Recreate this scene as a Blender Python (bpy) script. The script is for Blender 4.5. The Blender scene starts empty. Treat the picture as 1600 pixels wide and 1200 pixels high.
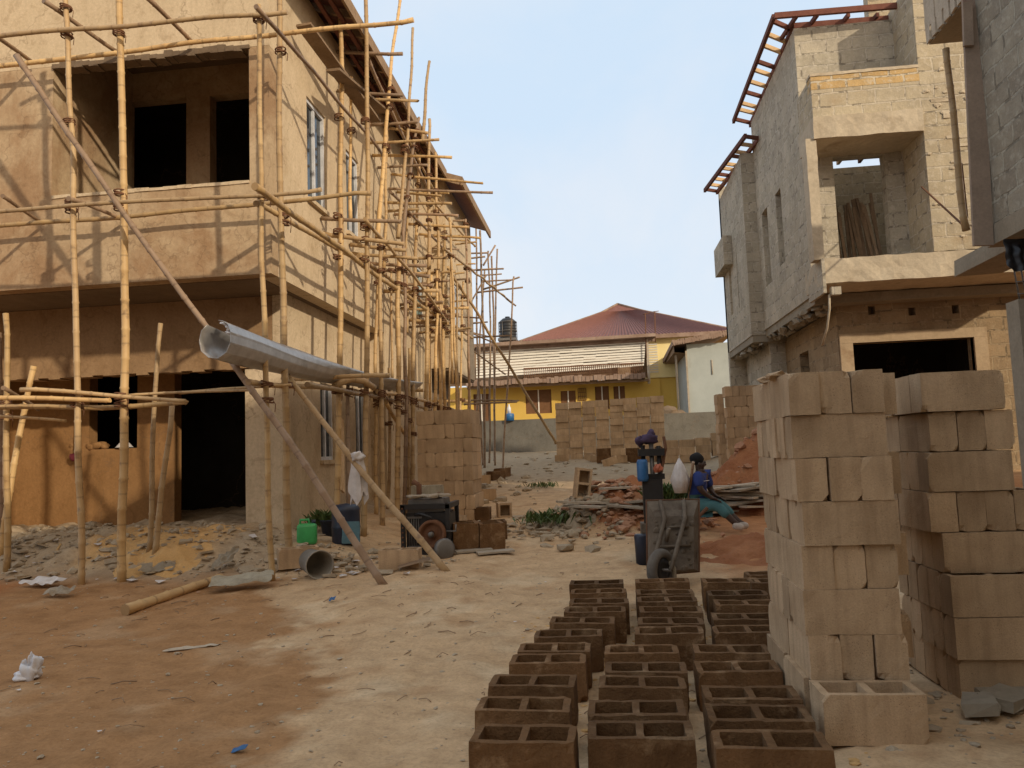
import bpy, bmesh, math, random
from mathutils import Vector, Matrix, noise
rnd = random.Random(7)
R_ = math.radians
scene = bpy.context.scene
COL = scene.collection
# ------------------------------------------------------------------ camera
F = 1200.0; CZ = 1.45
PSI, THE, ROL = R_(6.54666), R_(5.0071), R_(2.1)
def _cam():
    s, c = math.sin, math.cos
    Fv = Vector((-s(PSI)*c(THE), c(PSI)*c(THE), s(THE))); R0 = Vector((c(PSI), s(PSI), 0)); U0 = R0.cross(Fv)
    return R0*c(ROL)-U0*s(ROL), U0*c(ROL)+R0*s(ROL), Fv
CR, CU, CF = _cam()
cam_d = bpy.data.cameras.new('camera'); cam_o = bpy.data.objects.new('camera', cam_d); COL.objects.link(cam_o)
cam_d.sensor_width = 36; cam_d.lens = 27; cam_d.clip_end = 2000; cam_d.clip_start = .05
M = Matrix((CR, CU, -CF)).transposed().to_4x4(); M.translation = (0, 0, CZ); cam_o.matrix_world = M
scene.camera = cam_o
def ray(x, y): return CF + CR*((x-800)/F) + CU*((600-y)/F)
def atY(x, y, Y): d = ray(x, y); return Vector((0, 0, CZ)) + d*(Y/d.y)
def atX(x, y, X): d = ray(x, y); return Vector((0, 0, CZ)) + d*(X/d.x)
def atZ(x, y, Z): d = ray(x, y); return Vector((0, 0, CZ)) + d*((Z-CZ)/d.z)
# ------------------------------------------------------------------ terrain height
def sm(a, b, v):
    t = (v-a)/(b-a); t = 0 if t < 0 else 1 if t > 1 else t
    return t*t*(3-2*t)
def hbase(x, y):
    z = .05*max(0, min(y, 33)-5)
    z += .19*sm(8.0, 9.3, y)*(1-sm(9.8, 11.5, y)*.6)*sm(-3.7, -4.9, x)
    z += .12*sm(-2.9, -3.6, x)*sm(8.2, 9.2, y)*(1-sm(17, 22, y))
    z += .35*sm(2.6, 4.2, x)*sm(9.5, 12.5, y)*(1-sm(24, 30, y))
    z -= .02*sm(2, -2, y)
    e = math.hypot((x-.15)/1.35, (y-11.7)/1.25); z += .52*sm(1, .1, e)
    z += .07*sm(.75, .25, math.hypot(x-1.35, y-3.45))
    return z
def hgt(x, y):
    z = hbase(x, y)
    n = noise.noise(Vector((x*.7, y*.7, 3.1)))*.045+noise.noise(Vector((x*2.3, y*2.3, 1.7)))*.018
    w = sm(-3.4, -4.2, x)*sm(7.8, 8.8, y)
    n += w*(abs(noise.noise(Vector((x*3.1, y*3.1, 9))))*.12+noise.noise(Vector((x*9, y*9, 4)))*.035)
    n += .012*noise.noise(Vector((x*8, y*8, 2)))
    if 2.5 < y < 16 and -4 < x < 1:      # wheel ruts along the lane, scuffed ground
        for c in (-1.15, -2.45):
            d = x-(c+.12*math.sin(y*.55)+.05*(y-6)); n -= .022*math.exp(-(d/.13)**2)*(.6+.5*noise.noise(Vector((x, y*.8, 6))))-.010*math.exp(-((abs(d)-.22)/.07)**2)
        n += .010*noise.noise(Vector((x*17, y*17, 5)))+.010*abs(noise.noise(Vector((x*5, y*9, 8))))
    return z + n
def gz(x, y): return hgt(x, y)
def onground(px, py):
    """where the line of sight first meets the terrain"""
    d = ray(px, py); o = Vector((0, 0, CZ)); t = 2.0
    while t < 60:
        p = o+d*t
        if p.z < hgt(p.x, p.y): break
        t += .06
    lo, hi = t-.06, t
    for _ in range(12):
        m_ = (lo+hi)/2; p = o+d*m_
        if p.z < hgt(p.x, p.y): hi = m_
        else: lo = m_
    p = o+d*hi; return Vector((p.x, p.y, hgt(p.x, p.y)))
# ------------------------------------------------------------------ object helpers
def tag(o, label=None, cat=None, group=None, kind=None):
    if label: o['label'] = label
    if cat: o['category'] = cat
    if group: o['group'] = group
    if kind: o['kind'] = kind
    return o
def empty(name, loc, label=None, cat=None, group=None, rz=0):
    o = bpy.data.objects.new(name, None); COL.objects.link(o); o.location = loc; o.rotation_euler = (0, 0, rz); o.empty_display_size = .1
    return tag(o, label, cat, group)
class MB:
    """collects shapes and links them as one mesh object; UVs in metres"""
    def __init__(s): s.v = []; s.f = []; s.uv = []; s.sm = []; s.mi = []
    def quad(s, pts, uv=None, smooth=False, mi=0):
        b = len(s.v); pts = [Vector(p) for p in pts]; s.v += pts; s.f.append(tuple(range(b, b+len(pts))))
        if uv is None:
            n = (pts[1]-pts[0]).cross(pts[-1]-pts[0]); a = [abs(n.x), abs(n.y), abs(n.z)]; k = a.index(max(a))
            uv = [((p.y, p.z) if k == 0 else (p.x, p.z) if k == 1 else (p.x, p.y)) for p in pts]
        s.uv.append(uv); s.sm.append(smooth); s.mi.append(mi); return s
    def box(s, lo, hi, rot=None, mi=0, jit=0):
        x0, y0, z0 = lo; x1, y1, z1 = hi
        c = [Vector(p) for p in ((x0,y0,z0),(x1,y0,z0),(x1,y1,z0),(x0,y1,z0),(x0,y0,z1),(x1,y0,z1),(x1,y1,z1),(x0,y1,z1))]
        if jit: c = [p+Vector((rnd.uniform(-jit, jit), rnd.uniform(-jit, jit), rnd.uniform(-jit, jit))) for p in c]
        if rot is not None: c = [rot @ p for p in c]
        for q in ((0,3,2,1),(4,5,6,7),(0,1,5,4),(1,2,6,5),(2,3,7,6),(3,0,4,7)): s.quad([c[i] for i in q], mi=mi)
        return s
    def bar(s, p0, p1, w, h, up=Vector((0,0,1)), mi=0):
        p0 = Vector(p0); p1 = Vector(p1); d = (p1-p0); L = d.length; d = d/L
        a = d.cross(up)
        if a.length < 1e-3: a = d.cross(Vector((1,0,0)))
        a.normalize(); b = a.cross(d)
        m = Matrix((d, a, b)).transposed().to_4x4(); m.translation = p0
        return s.box((0, -w/2, -h/2), (L, w/2, h/2), m, mi)
    def tube(s, pts, rad, n=8, cap=True, smooth=True, mi=0, squash=1.0):
        pts = [Vector(p) for p in pts]; rad = rad if isinstance(rad, (list, tuple)) else [rad]*len(pts)
        rings = []; L = 0; Ls = []
        d = (pts[1]-pts[0]).normalized(); a = d.cross(Vector((0,0,1)))
        if a.length < .05: a = d.cross(Vector((1,0,0)))
        a.normalize()
        for i, p in enumerate(pts):
            if i > 0: L += (pts[i]-pts[i-1]).length
            d = (pts[min(i+1, len(pts)-1)]-pts[max(i-1, 0)]).normalized()
            a = (a-d*a.dot(d)).normalized(); b = d.cross(a); Ls.append(L)
            rings.append([p+(a*math.cos(2*math.pi*k/n)+b*math.sin(2*math.pi*k/n)*squash)*rad[i] for k in range(n)])
        base = len(s.v)
        for r in rings: s.v += r
        for i in range(len(rings)-1):
            for k in range(n):
                k2 = (k+1) % n
                s.f.append((base+i*n+k, base+i*n+k2, base+(i+1)*n+k2, base+(i+1)*n+k))
                s.uv.append([(k/n, Ls[i]), ((k+1)/n, Ls[i]), ((k+1)/n, Ls[i+1]), (k/n, Ls[i+1])]); s.sm.append(smooth); s.mi.append(mi)
        if cap:
            for i, rv in ((0, True), (len(rings)-1, False)):
                idx = [base+i*n+k for k in range(n)]
                if rv: idx.reverse()
                s.f.append(tuple(idx)); s.uv.append([(.5, Ls[i])]*n); s.sm.append(False); s.mi.append(mi)
        return s
    def lathe(s, prof, n=20, m=None, smooth=True, mi=0):
        base = len(s.v); m = m or Matrix()
        for r, z in prof:
            for k in range(n): s.v.append(m @ Vector((r*math.cos(2*math.pi*k/n), r*math.sin(2*math.pi*k/n), z)))
        for i in range(len(prof)-1):
            for k in range(n):
                k2 = (k+1) % n
                s.f.append((base+i*n+k, base+i*n+k2, base+(i+1)*n+k2, base+(i+1)*n+k))
                s.uv.append([(k/n, prof[i][1]), ((k+1)/n, prof[i][1]), ((k+1)/n, prof[i+1][1]), (k/n, prof[i+1][1])]); s.sm.append(smooth); s.mi.append(mi)
        return s
    def blob(s, c, r, sub=1, jit=.25, seed=0, squash=(1,1,1), mi=0, smooth=False):
        bm = bmesh.new(); bmesh.ops.create_icosphere(bm, subdivisions=sub, radius=1)
        base = len(s.v); off = Vector((seed*3.7, seed*1.3, seed*.7))
        for v in bm.verts:
            k = 1+jit*noise.noise(v.co*1.3+off)*2
            s.v.append(Vector(c)+Vector((v.co.x*squash[0], v.co.y*squash[1], v.co.z*squash[2]))*r*k)
        for f in bm.faces:
            s.f.append(tuple(base+v.index for v in f.verts)); s.uv.append([(v.co.x, v.co.y) for v in f.verts]); s.sm.append(smooth); s.mi.append(mi)
        bm.free(); return s
    def wall(s, o, u, v, n, W, H, T, holes=(), mi=0):
        """panel W x H starting at o along u,v; front at o, thickness T along n (away from viewer); holes (u0,v0,u1,v1)"""
        o, u, v, n = Vector(o), Vector(u), Vector(v), Vector(n)
        us = sorted({0, W, *[max(0, min(W, h[0])) for h in holes], *[max(0, min(W, h[2])) for h in holes]})
        vs = sorted({0, H, *[max(0, min(H, h[1])) for h in holes], *[max(0, min(H, h[3])) for h in holes]})
        def solid(i, j):
            if i < 0 or j < 0 or i >= len(us)-1 or j >= len(vs)-1: return False
            a = (us[i]+us[i+1])/2; b = (vs[j]+vs[j+1])/2
            return not any(h[0] < a < h[2] and h[1] < b < h[3] for h in holes)
        P = lambda a, b, t: o+u*a+v*b+n*t
        for i in range(len(us)-1):
            for j in range(len(vs)-1):
                if not solid(i, j): continue
                a0, a1, b0, b1 = us[i], us[i+1], vs[j], vs[j+1]
                s.quad([P(a0,b0,0), P(a1,b0,0), P(a1,b1,0), P(a0,b1,0)], mi=mi)
                s.quad([P(a1,b0,T), P(a0,b0,T), P(a0,b1,T), P(a1,b1,T)], mi=mi)
                if not solid(i-1, j): s.quad([P(a0,b0,T), P(a0,b0,0), P(a0,b1,0), P(a0,b1,T)], mi=mi)
                if not solid(i+1, j): s.quad([P(a1,b0,0), P(a1,b0,T), P(a1,b1,T), P(a1,b1,0)], mi=mi)
                if not solid(i, j-1): s.quad([P(a0,b0,T), P(a1,b0,T), P(a1,b0,0), P(a0,b0,0)], mi=mi)
                if not solid(i, j+1): s.quad([P(a0,b1,0), P(a1,b1,0), P(a1,b1,T), P(a0,b1,T)], mi=mi)
        return s
    def mesh(s, name):
        me = bpy.data.meshes.new(name); me.from_pydata([tuple(v) for v in s.v], [], s.f)
        uvl = me.uv_layers.new(name='uv'); i = 0
        flat = [c for f in s.uv for p in f for c in p]
        uvl.data.foreach_set('uv', flat)
        me.polygons.foreach_set('use_smooth', s.sm); me.polygons.foreach_set('material_index', s.mi)
        me.update(); return me
    def roughbox(s, lo, hi, step=.09, amp=.012, seed=0, mi=0):
        lo = Vector(lo); hi = Vector(hi); D = hi-lo; n = [max(1, int(d/step)) for d in D]; off = Vector((seed*3.3, seed*1.7, seed*5.1))
        def pt(i, j, k):
            p = Vector((lo.x+D.x*i/n[0], lo.y+D.y*j/n[1], lo.z+D.z*k/n[2]))
            return p+noise.noise_vector(p*4.5+off)*amp+noise.noise_vector(p*13+off)*amp*.5
        for ax in range(3):
            a, b = [(1, 2), (2, 0), (0, 1)][ax]
            for side in (0, 1):
                for u in range(n[a]):
                    for v in range(n[b]):
                        q = []
                        for du, dv in ((0,0),(1,0),(1,1),(0,1)):
                            ijk = [0, 0, 0]; ijk[ax] = n[ax]*side; ijk[a] = u+du; ijk[b] = v+dv; q.append(pt(*ijk))
                        s.quad(q if side else list(reversed(q)), mi=mi)
        return s
    def build(s, name, mat, parent=None, world=True):
        me = s.mesh(name)
        for m in (mat if isinstance(mat, (list, tuple)) else [mat]): me.materials.append(m)
        o = bpy.data.objects.new(name, me); COL.objects.link(o)
        if parent is not None:
            o.parent = parent
            if world: # vertices are in world space: take the parent's location off again
                pm = Matrix.Identity(4); q = parent; ms = []
                while q is not None: ms.append(q.matrix_basis.copy()); q = q.parent
                for m_ in reversed(ms): pm = pm @ m_
                me.transform(pm.inverted())
        return o
def weld(o, d=1e-4):
    bm = bmesh.new(); bm.from_mesh(o.data); bmesh.ops.remove_doubles(bm, verts=bm.verts, dist=d); bm.to_mesh(o.data); bm.free()
def center(o):
    """put the origin of a one-mesh thing at its base"""
    vs = [v.co for v in o.data.vertices]; c = sum(vs, Vector())/len(vs); c.z = min(v.z for v in vs)
    o.data.transform(Matrix.Translation(-c)); o.location = c; return o
# ------------------------------------------------------------------ materials
def newmat(name):
    m = bpy.data.materials.new(name); m.use_nodes = True; nt = m.node_tree; nt.nodes.clear()
    o = nt.nodes.new('ShaderNodeOutputMaterial'); b = nt.nodes.new('ShaderNodeBsdfPrincipled'); nt.links.new(b.outputs[0], o.inputs[0])
    return m, nt, b
def N(nt, t, **k):
    n = nt.nodes.new(t)
    for a, v in k.items():
        if a == 'inp':
            for kk, vv in v.items():
                if hasattr(vv, 'is_output'): nt.links.new(vv, n.inputs[kk])
                else: n.inputs[kk].default_value = vv
        else: setattr(n, a, v)
    return n
def ramp(nt, fac, stops):
    r = nt.nodes.new('ShaderNodeValToRGB'); e = r.color_ramp.elements
    while len(e) < len(stops): e.new(.5)
    for i, (p, c) in enumerate(stops):
        e[i].position = p; e[i].color = c if len(c) == 4 else (*c, 1)
    nt.links.new(fac, r.inputs[0]); return r.outputs[0]
def mix(nt, a, b, f, mode='MIX'):
    m = nt.nodes.new('ShaderNodeMix'); m.data_type = 'RGBA'; m.blend_type = mode
    for s_, v in ((6, a), (7, b), (0, f)):
        if hasattr(v, 'is_output'): nt.links.new(v, m.inputs[s_])
        else: m.inputs[s_].default_value = v if s_ == 0 else (v if len(v) == 4 else (*v, 1))
    return m.outputs[2]
def math_(nt, op, a, b=0.0, c=None):
    m = nt.nodes.new('ShaderNodeMath'); m.operation = op
    for i, v in enumerate((a, b, c)):
        if v is None: continue
        if hasattr(v, 'is_output'): nt.links.new(v, m.inputs[i])
        else: m.inputs[i].default_value = v
    return m.outputs[0]
def coords(nt, world=False, shift=True):
    tc = nt.nodes.new('ShaderNodeTexCoord')
    if world: return nt.nodes.new('ShaderNodeNewGeometry').outputs['Position']
    if not shift: return tc.outputs['Object']
    oi = nt.nodes.new('ShaderNodeObjectInfo')
    a = N(nt, 'ShaderNodeVectorMath', operation='SCALE', inp={0: (37., 19., 53.)}); nt.links.new(oi.outputs['Random'], a.inputs['Scale'])
    b = N(nt, 'ShaderNodeVectorMath', operation='ADD', inp={0: tc.outputs['Object'], 1: a.outputs[0]})
    return b.outputs[0]
def bump(nt, b, h, s, d=.01, prev=None):
    n = N(nt, 'ShaderNodeBump', inp={'Strength': s, 'Distance': d, 'Height': h})
    if prev is not None: nt.links.new(prev, n.inputs['Normal'])
    nt.links.new(n.outputs[0], b.inputs['Normal']); return n.outputs[0]
def rough(name, c1, c2, scale=4, c3=None, rough_=.9, bs=.4, bscale=60, var=.12, world=False, patch=.9, p3=(.58, .7), bd=.008):
    """mottled matt surface: two tones in patches, a third as stains, fine grain in the bump"""
    m, nt, b = newmat(name); co = coords(nt, world)
    n1 = N(nt, 'ShaderNodeTexNoise', inp={'Vector': co, 'Scale': scale, 'Detail': 6, 'Roughness': .62})
    col = ramp(nt, n1.outputs[0], [(.3, c1), (.7, c2)])
    if c3 is not None:
        n3 = N(nt, 'ShaderNodeTexNoise', inp={'Vector': co, 'Scale': patch, 'Detail': 7, 'Roughness': .68, 'Distortion': .4})
        col = mix(nt, col, c3, ramp(nt, n3.outputs[0], [(p3[0], (0,0,0)), (p3[1], (1,1,1))]))
    if 'render' in name:
        mp = N(nt, 'ShaderNodeMapping', inp={'Vector': co, 'Scale': (4.2, 4.2, .8)})
        ns = N(nt, 'ShaderNodeTexNoise', inp={'Vector': mp.outputs[0], 'Scale': 1.3, 'Detail': 8, 'Roughness': .72})
        col = mix(nt, col, ramp(nt, ns.outputs[0], [(.33, (.80,.77,.74)), (.5, (1,1,1)), (.68, (1.08,1.09,1.10))]), .45, 'MULTIPLY')
        ng = N(nt, 'ShaderNodeTexNoise', inp={'Vector': co, 'Scale': 4.5, 'Detail': 8, 'Roughness': .75, 'Distortion': .8})
        col = mix(nt, col, ramp(nt, ng.outputs[0], [(.38, (.80,.77,.74)), (.47, (1,1,1)), (.62, (1.0,1.0,1.0)), (.68, (1.12,1.12,1.12))]), .8, 'MULTIPLY')
        vo = N(nt, 'ShaderNodeTexVoronoi', feature='DISTANCE_TO_EDGE', inp={'Scale': .55})
        wv = N(nt, 'ShaderNodeTexNoise', inp={'Vector': co, 'Scale': 3.0, 'Detail': 6})
        wa = N(nt, 'ShaderNodeVectorMath', operation='SCALE', inp={0: wv.outputs['Color'], 'Scale': .9})
        wb = N(nt, 'ShaderNodeVectorMath', operation='ADD', inp={0: co, 1: wa.outputs[0]}); nt.links.new(wb.outputs[0], vo.inputs['Vector'])
        col = mix(nt, col, (.16,.10,.06), math_(nt, 'MULTIPLY', ramp(nt, vo.outputs['Distance'], [(.0, (1,1,1)), (.007, (0,0,0))]), .45))
    if 'sandcrete' in name:
        vo = N(nt, 'ShaderNodeTexVoronoi', inp={'Vector': co, 'Scale': 85, 'Randomness': 1.0})
        nm = N(nt, 'ShaderNodeTexNoise', inp={'Vector': co, 'Scale': 9, 'Detail': 3})
        pit = math_(nt, 'MULTIPLY', ramp(nt, vo.outputs['Distance'], [(.10, (1,1,1)), (.26, (0,0,0))]), ramp(nt, nm.outputs[0], [(.47, (0,0,0)), (.6, (1,1,1))]))
        col = mix(nt, col, (.10,.06,.03), math_(nt, 'MULTIPLY', pit, .6))
        mp = N(nt, 'ShaderNodeMapping', inp={'Vector': co, 'Scale': (16, 16, 1.6)})
        ns = N(nt, 'ShaderNodeTexNoise', inp={'Vector': mp.outputs[0], 'Scale': 1.0, 'Detail': 4, 'Roughness': .6})
        col = mix(nt, col, ramp(nt, ns.outputs[0], [(.32, (.80,.78,.76)), (.5, (1,1,1)), (.7, (1.10,1.10,1.10))]), .8, 'MULTIPLY')
        nl = N(nt, 'ShaderNodeTexNoise', inp={'Vector': co, 'Scale': 2.6, 'Detail': 3})
        col = mix(nt, col, ramp(nt, nl.outputs[0], [(.36, (.86,.84,.82)), (.5, (1,1,1)), (.64, (1.08,1.08,1.09))]), .9, 'MULTIPLY')
    n2 = N(nt, 'ShaderNodeTexNoise', inp={'Vector': co, 'Scale': bscale, 'Detail': 4, 'Roughness': .7})
    col = mix(nt, col, ramp(nt, n2.outputs[0], [(.25, (.72,.72,.72)), (.75, (1.22,1.22,1.22))]), .55, 'MULTIPLY')
    if var:
        oi = nt.nodes.new('ShaderNodeObjectInfo')
        v = math_(nt, 'MULTIPLY_ADD', oi.outputs['Random'], 2*var, 1-var)
        cc = nt.nodes.new('ShaderNodeCombineColor')
        for i in range(3): nt.links.new(v, cc.inputs[i])
        col = mix(nt, col, cc.outputs[0], 1.0, 'MULTIPLY')
    nt.links.new(col, b.inputs['Base Color']); b.inputs['Roughness'].default_value = rough_
    b.inputs['Specular IOR Level'].default_value = .2
    h = math_(nt, 'MULTIPLY_ADD', n1.outputs[0], 1.5, n2.outputs[0])
    bump(nt, b, h, bs, bd); return m
def masonry(name, c1, c2, mort, grout=.012, bw=.46, bh=.235, bs=.7, stain=None, ps=.5):
    """sandcrete block wall read from the metre UVs"""
    m, nt, b = newmat(name); tc = nt.nodes.new('ShaderNodeTexCoord')
    wn = N(nt, 'ShaderNodeTexNoise', inp={'Vector': tc.outputs['UV'], 'Scale': 3.2, 'Detail': 4})
    off = N(nt, 'ShaderNodeVectorMath', operation='SCALE', inp={0: wn.outputs['Color'], 'Scale': .075})
    uv = N(nt, 'ShaderNodeVectorMath', operation='ADD', inp={0: tc.outputs['UV'], 1: off.outputs[0]})
    br = N(nt, 'ShaderNodeTexBrick', inp={'Vector': uv.outputs[0], 'Color1': (*c1, 1), 'Color2': (*c2, 1), 'Mortar': (*mort, 1), 'Scale': 1, 'Mortar Size': grout, 'Mortar Smooth': .25, 'Bias': 0, 'Brick Width': bw, 'Row Height': bh})
    pos = nt.nodes.new('ShaderNodeNewGeometry').outputs['Position']
    n1 = N(nt, 'ShaderNodeTexNoise', inp={'Vector': pos, 'Scale': 2.2, 'Detail': 7, 'Roughness': .7})
    n2 = N(nt, 'ShaderNodeTexNoise', inp={'Vector': pos, 'Scale': 34, 'Detail': 5, 'Roughness': .7})
    n4 = N(nt, 'ShaderNodeTexNoise', inp={'Vector': pos, 'Scale': 9, 'Detail': 5, 'Roughness': .7})
    col = mix(nt, br.outputs[0], ramp(nt, n1.outputs[0], [(.3, (.72,.72,.74)), (.7, (1.2,1.2,1.16))]), .8, 'MULTIPLY')
    # mortar smears beyond the joint
    sme = math_(nt, 'MULTIPLY', ramp(nt, n4.outputs[0], [(.52, (0,0,0)), (.62, (1,1,1))]), .6)
    col = mix(nt, col, mort, sme)
    n5 = N(nt, 'ShaderNodeTexNoise', inp={'Vector': pos, 'Scale': 5.5, 'Detail': 5, 'Roughness': .65})   # open joints, their shadow painted as dark lines
    opn_shade = math_(nt, 'MULTIPLY', br.outputs['Fac'], ramp(nt, n5.outputs[0], [(.50, (0,0,0)), (.58, (1,1,1))]))
    col = mix(nt, col, (.08,.06,.04), math_(nt, 'MULTIPLY', opn_shade, .62))
    if stain is not None:
        n3 = N(nt, 'ShaderNodeTexNoise', inp={'Vector': pos, 'Scale': ps, 'Detail': 6, 'Roughness': .7})
        col = mix(nt, col, stain, ramp(nt, n3.outputs[0], [(.55, (0,0,0)), (.68, (.8,.8,.8))]))
    col = mix(nt, col, ramp(nt, n2.outputs[0], [(.3, (.8,.8,.8)), (.7, (1.15,1.15,1.15))]), .6, 'MULTIPLY')
    nt.links.new(col, b.inputs['Base Color']); b.inputs['Roughness'].default_value = .92; b.inputs['Specular IOR Level'].default_value = .15
    h = math_(nt, 'MULTIPLY_ADD', br.outputs['Fac'], -1.0, math_(nt, 'MULTIPLY_ADD', n2.outputs[0], .5, math_(nt, 'MULTIPLY', n4.outputs[0], .8)))
    bump(nt, b, h, bs, .015); return m
def plain(name, c, r=.6, metal=0, bs=0, var=0):
    m, nt, b = newmat(name); co = coords(nt)
    n = N(nt, 'ShaderNodeTexNoise', inp={'Vector': co, 'Scale': 7, 'Detail': 5, 'Roughness': .65})
    col = mix(nt, c, ramp(nt, n.outputs[0], [(.3, (.7,.68,.66)), (.7, (1.2,1.2,1.2))]), .7, 'MULTIPLY')
    nt.links.new(col, b.inputs['Base Color']); b.inputs['Roughness'].default_value = r; b.inputs['Metallic'].default_value = metal
    if bs: bump(nt, b, n.outputs[0], bs, .02)
    return m
def bamboo_mat(name, c1, c2, node):
    m, nt, b = newmat(name); co = coords(nt)
    uv = nt.nodes.new('ShaderNodeTexCoord').outputs['UV']; sx = N(nt, 'ShaderNodeSeparateXYZ', inp={0: uv})
    n1 = N(nt, 'ShaderNodeTexNoise', inp={'Vector': co, 'Scale': 2.2, 'Detail': 5, 'Roughness': .65})
    col = ramp(nt, n1.outputs[0], [(.3, c1), (.68, c2)])
    oi = nt.nodes.new('ShaderNodeObjectInfo')
    v = math_(nt, 'MULTIPLY_ADD', oi.outputs['Random'], .5, .72); cc = nt.nodes.new('ShaderNodeCombineColor')
    for i in range(3): nt.links.new(v, cc.inputs[i])
    col = mix(nt, col, cc.outputs[0], 1, 'MULTIPLY')
    wn = N(nt, 'ShaderNodeTexWhiteNoise', noise_dimensions='1D'); nt.links.new(oi.outputs['Random'], wn.inputs['W'])
    col = mix(nt, col, (.30,.225,.155), math_(nt, 'MULTIPLY', wn.outputs['Value'], .5))
    fr = math_(nt, 'FRACT', math_(nt, 'DIVIDE', sx.outputs[1], .34))
    nd = ramp(nt, math_(nt, 'ABSOLUTE', math_(nt, 'SUBTRACT', fr, .5)), [(.455, (0,0,0)), (.49, (1,1,1))])
    col = mix(nt, col, node, math_(nt, 'MULTIPLY', nd, .42))
    n2 = N(nt, 'ShaderNodeTexNoise', inp={'Vector': co, 'Scale': 11, 'Detail': 5})
    col = mix(nt, col, (.14,.08,.05), ramp(nt, n2.outputs[0], [(.58, (0,0,0)), (.74, (.65,.65,.65))]))
    nt.links.new(col, b.inputs['Base Color']); b.inputs['Roughness'].default_value = .55; b.inputs['Specular IOR Level'].default_value = .35
    bump(nt, b, n2.outputs[0], .25, .004); return m
MT = {}
MT['block'] = rough('sandcrete_tan', (.445,.305,.182), (.545,.385,.238), 3, (.50,.36,.225), bs=.6, bscale=115, var=.12, bd=.008)
MT['block_damp'] = rough('sandcrete_damp', (.14,.072,.03), (.20,.108,.049), 3, (.29,.18,.095), bs=1.0, bscale=60, var=.26, bd=.014, patch=4.5, p3=(.54,.66))
MT['block_grey'] = rough('sandcrete_grey', (.33,.29,.215), (.40,.35,.26), 3, (.42,.36,.25), bs=.5, bscale=90, var=.06)
MT['plaster'] = rough('cream_render', (.54,.42,.275), (.62,.49,.335), 1.6, (.47,.345,.21), bs=.3, bscale=26, var=0, world=True, patch=.45)
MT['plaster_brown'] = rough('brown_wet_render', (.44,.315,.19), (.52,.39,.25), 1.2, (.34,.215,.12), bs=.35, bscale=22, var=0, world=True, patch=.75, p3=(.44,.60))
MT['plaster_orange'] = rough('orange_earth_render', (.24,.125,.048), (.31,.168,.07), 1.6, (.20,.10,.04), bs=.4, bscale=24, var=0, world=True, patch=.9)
MT['soffit'] = rough('slab_concrete', (.155,.11,.072), (.21,.15,.10), 2.5, (.11,.075,.05), bs=.45, bscale=24, var=0, world=True)  # base colour lowered to carry the deep shade under the slabs
MT['room_shade'] = rough('room_shade_render', (.02,.016,.012), (.03,.024,.018), 2, var=0, world=True)  # near-black base colour stands in for the darkness of unlit rooms
MT['masonry'] = masonry('grey_sandcrete_wall', (.50,.435,.34), (.395,.345,.265), (.56,.495,.40), .016, bs=1.0, stain=(.40,.345,.26))
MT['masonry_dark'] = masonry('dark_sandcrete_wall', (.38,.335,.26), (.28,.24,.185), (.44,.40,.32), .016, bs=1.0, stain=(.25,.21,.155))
MT['masonry_tan'] = masonry('tan_sandcrete_wall', (.50,.42,.30), (.42,.345,.24), (.58,.50,.385), .016, bs=1.0, stain=(.42,.31,.19), ps=.8)
MT['masonry_shaded'] = masonry('shaded_sandcrete_wall', (.37,.265,.16), (.28,.20,.12), (.40,.30,.19), .016, bs=1.0, stain=(.24,.16,.09), ps=.8)  # darker copy with the shade under the balcony slab put into its colour
MT['masonry_orange'] = masonry('orange_sandcrete_course', (.56,.38,.18), (.50,.33,.15), (.60,.51,.38), .02, bs=1.0, bh=.5)
MT['concrete'] = rough('pale_concrete', (.44,.36,.26), (.57,.48,.355), 2, (.36,.28,.19), bs=.7, bscale=18, var=0, world=True, patch=1.6)
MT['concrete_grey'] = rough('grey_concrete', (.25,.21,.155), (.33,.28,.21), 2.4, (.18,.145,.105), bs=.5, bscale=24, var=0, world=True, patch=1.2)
MT['bamboo'] = bamboo_mat('bamboo_yellow', (.48,.29,.118), (.64,.43,.195), (.15,.085,.04))
MT['bamboo_brown'] = bamboo_mat('bamboo_weathered', (.25,.155,.095), (.36,.235,.15), (.10,.06,.035))
MT['wood'] = rough('rough_sawn_wood', (.23,.15,.09), (.34,.235,.15), 5, (.16,.10,.06), bs=.4, bscale=40, var=.25)
MT['wood_pale'] = rough('pale_sawn_wood', (.55,.37,.20), (.66,.47,.28), 5, bs=.3, bscale=40, var=.15)
MT['wood_red'] = rough('red_brown_purlin_wood', (.13,.05,.038), (.19,.08,.055), 6, bs=.3, bscale=40, var=.25)
MT['wood_grey'] = rough('dusty_grey_boards', (.34,.28,.21), (.47,.40,.31), 6, (.26,.21,.155), bs=.5, bscale=40, var=.25)
MT['form_board'] = rough('formwork_board', (.27,.205,.155), (.35,.265,.20), 3, (.30,.16,.13), bs=.35, bscale=35, var=0, world=True)
MT['steel_dark'] = plain('oily_black_steel', (.028,.025,.024), .5, .3, .2)
MT['steel_grey'] = plain('worn_grey_steel', (.17,.155,.14), .5, .5, .2)
MT['rust'] = rough('rust', (.13,.06,.035), (.20,.10,.055), 9, bs=.5)
MT['alu'] = plain('dull_aluminium_sheet', (.52,.50,.48), .38, .6, .1)
MT['white_frame'] = plain('white_window_frame', (.62,.63,.66), .45)
MT['glass'] = plain('dark_window_glass', (.03,.04,.05), .08)
MT['glass_teal'] = plain('teal_window_film', (.16,.30,.28), .2)
MT['white_cloth'] = plain('dirty_white_cloth', (.62,.58,.56), .9, 0, .6)
MT['white_plastic'] = plain('white_plastic', (.72,.72,.75), .4, 0, .4)
MT['green_plastic'] = plain('green_plastic', (.06,.40,.12), .38)
MT['navy_plastic'] = plain('navy_plastic', (.022,.030,.055), .45)
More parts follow.
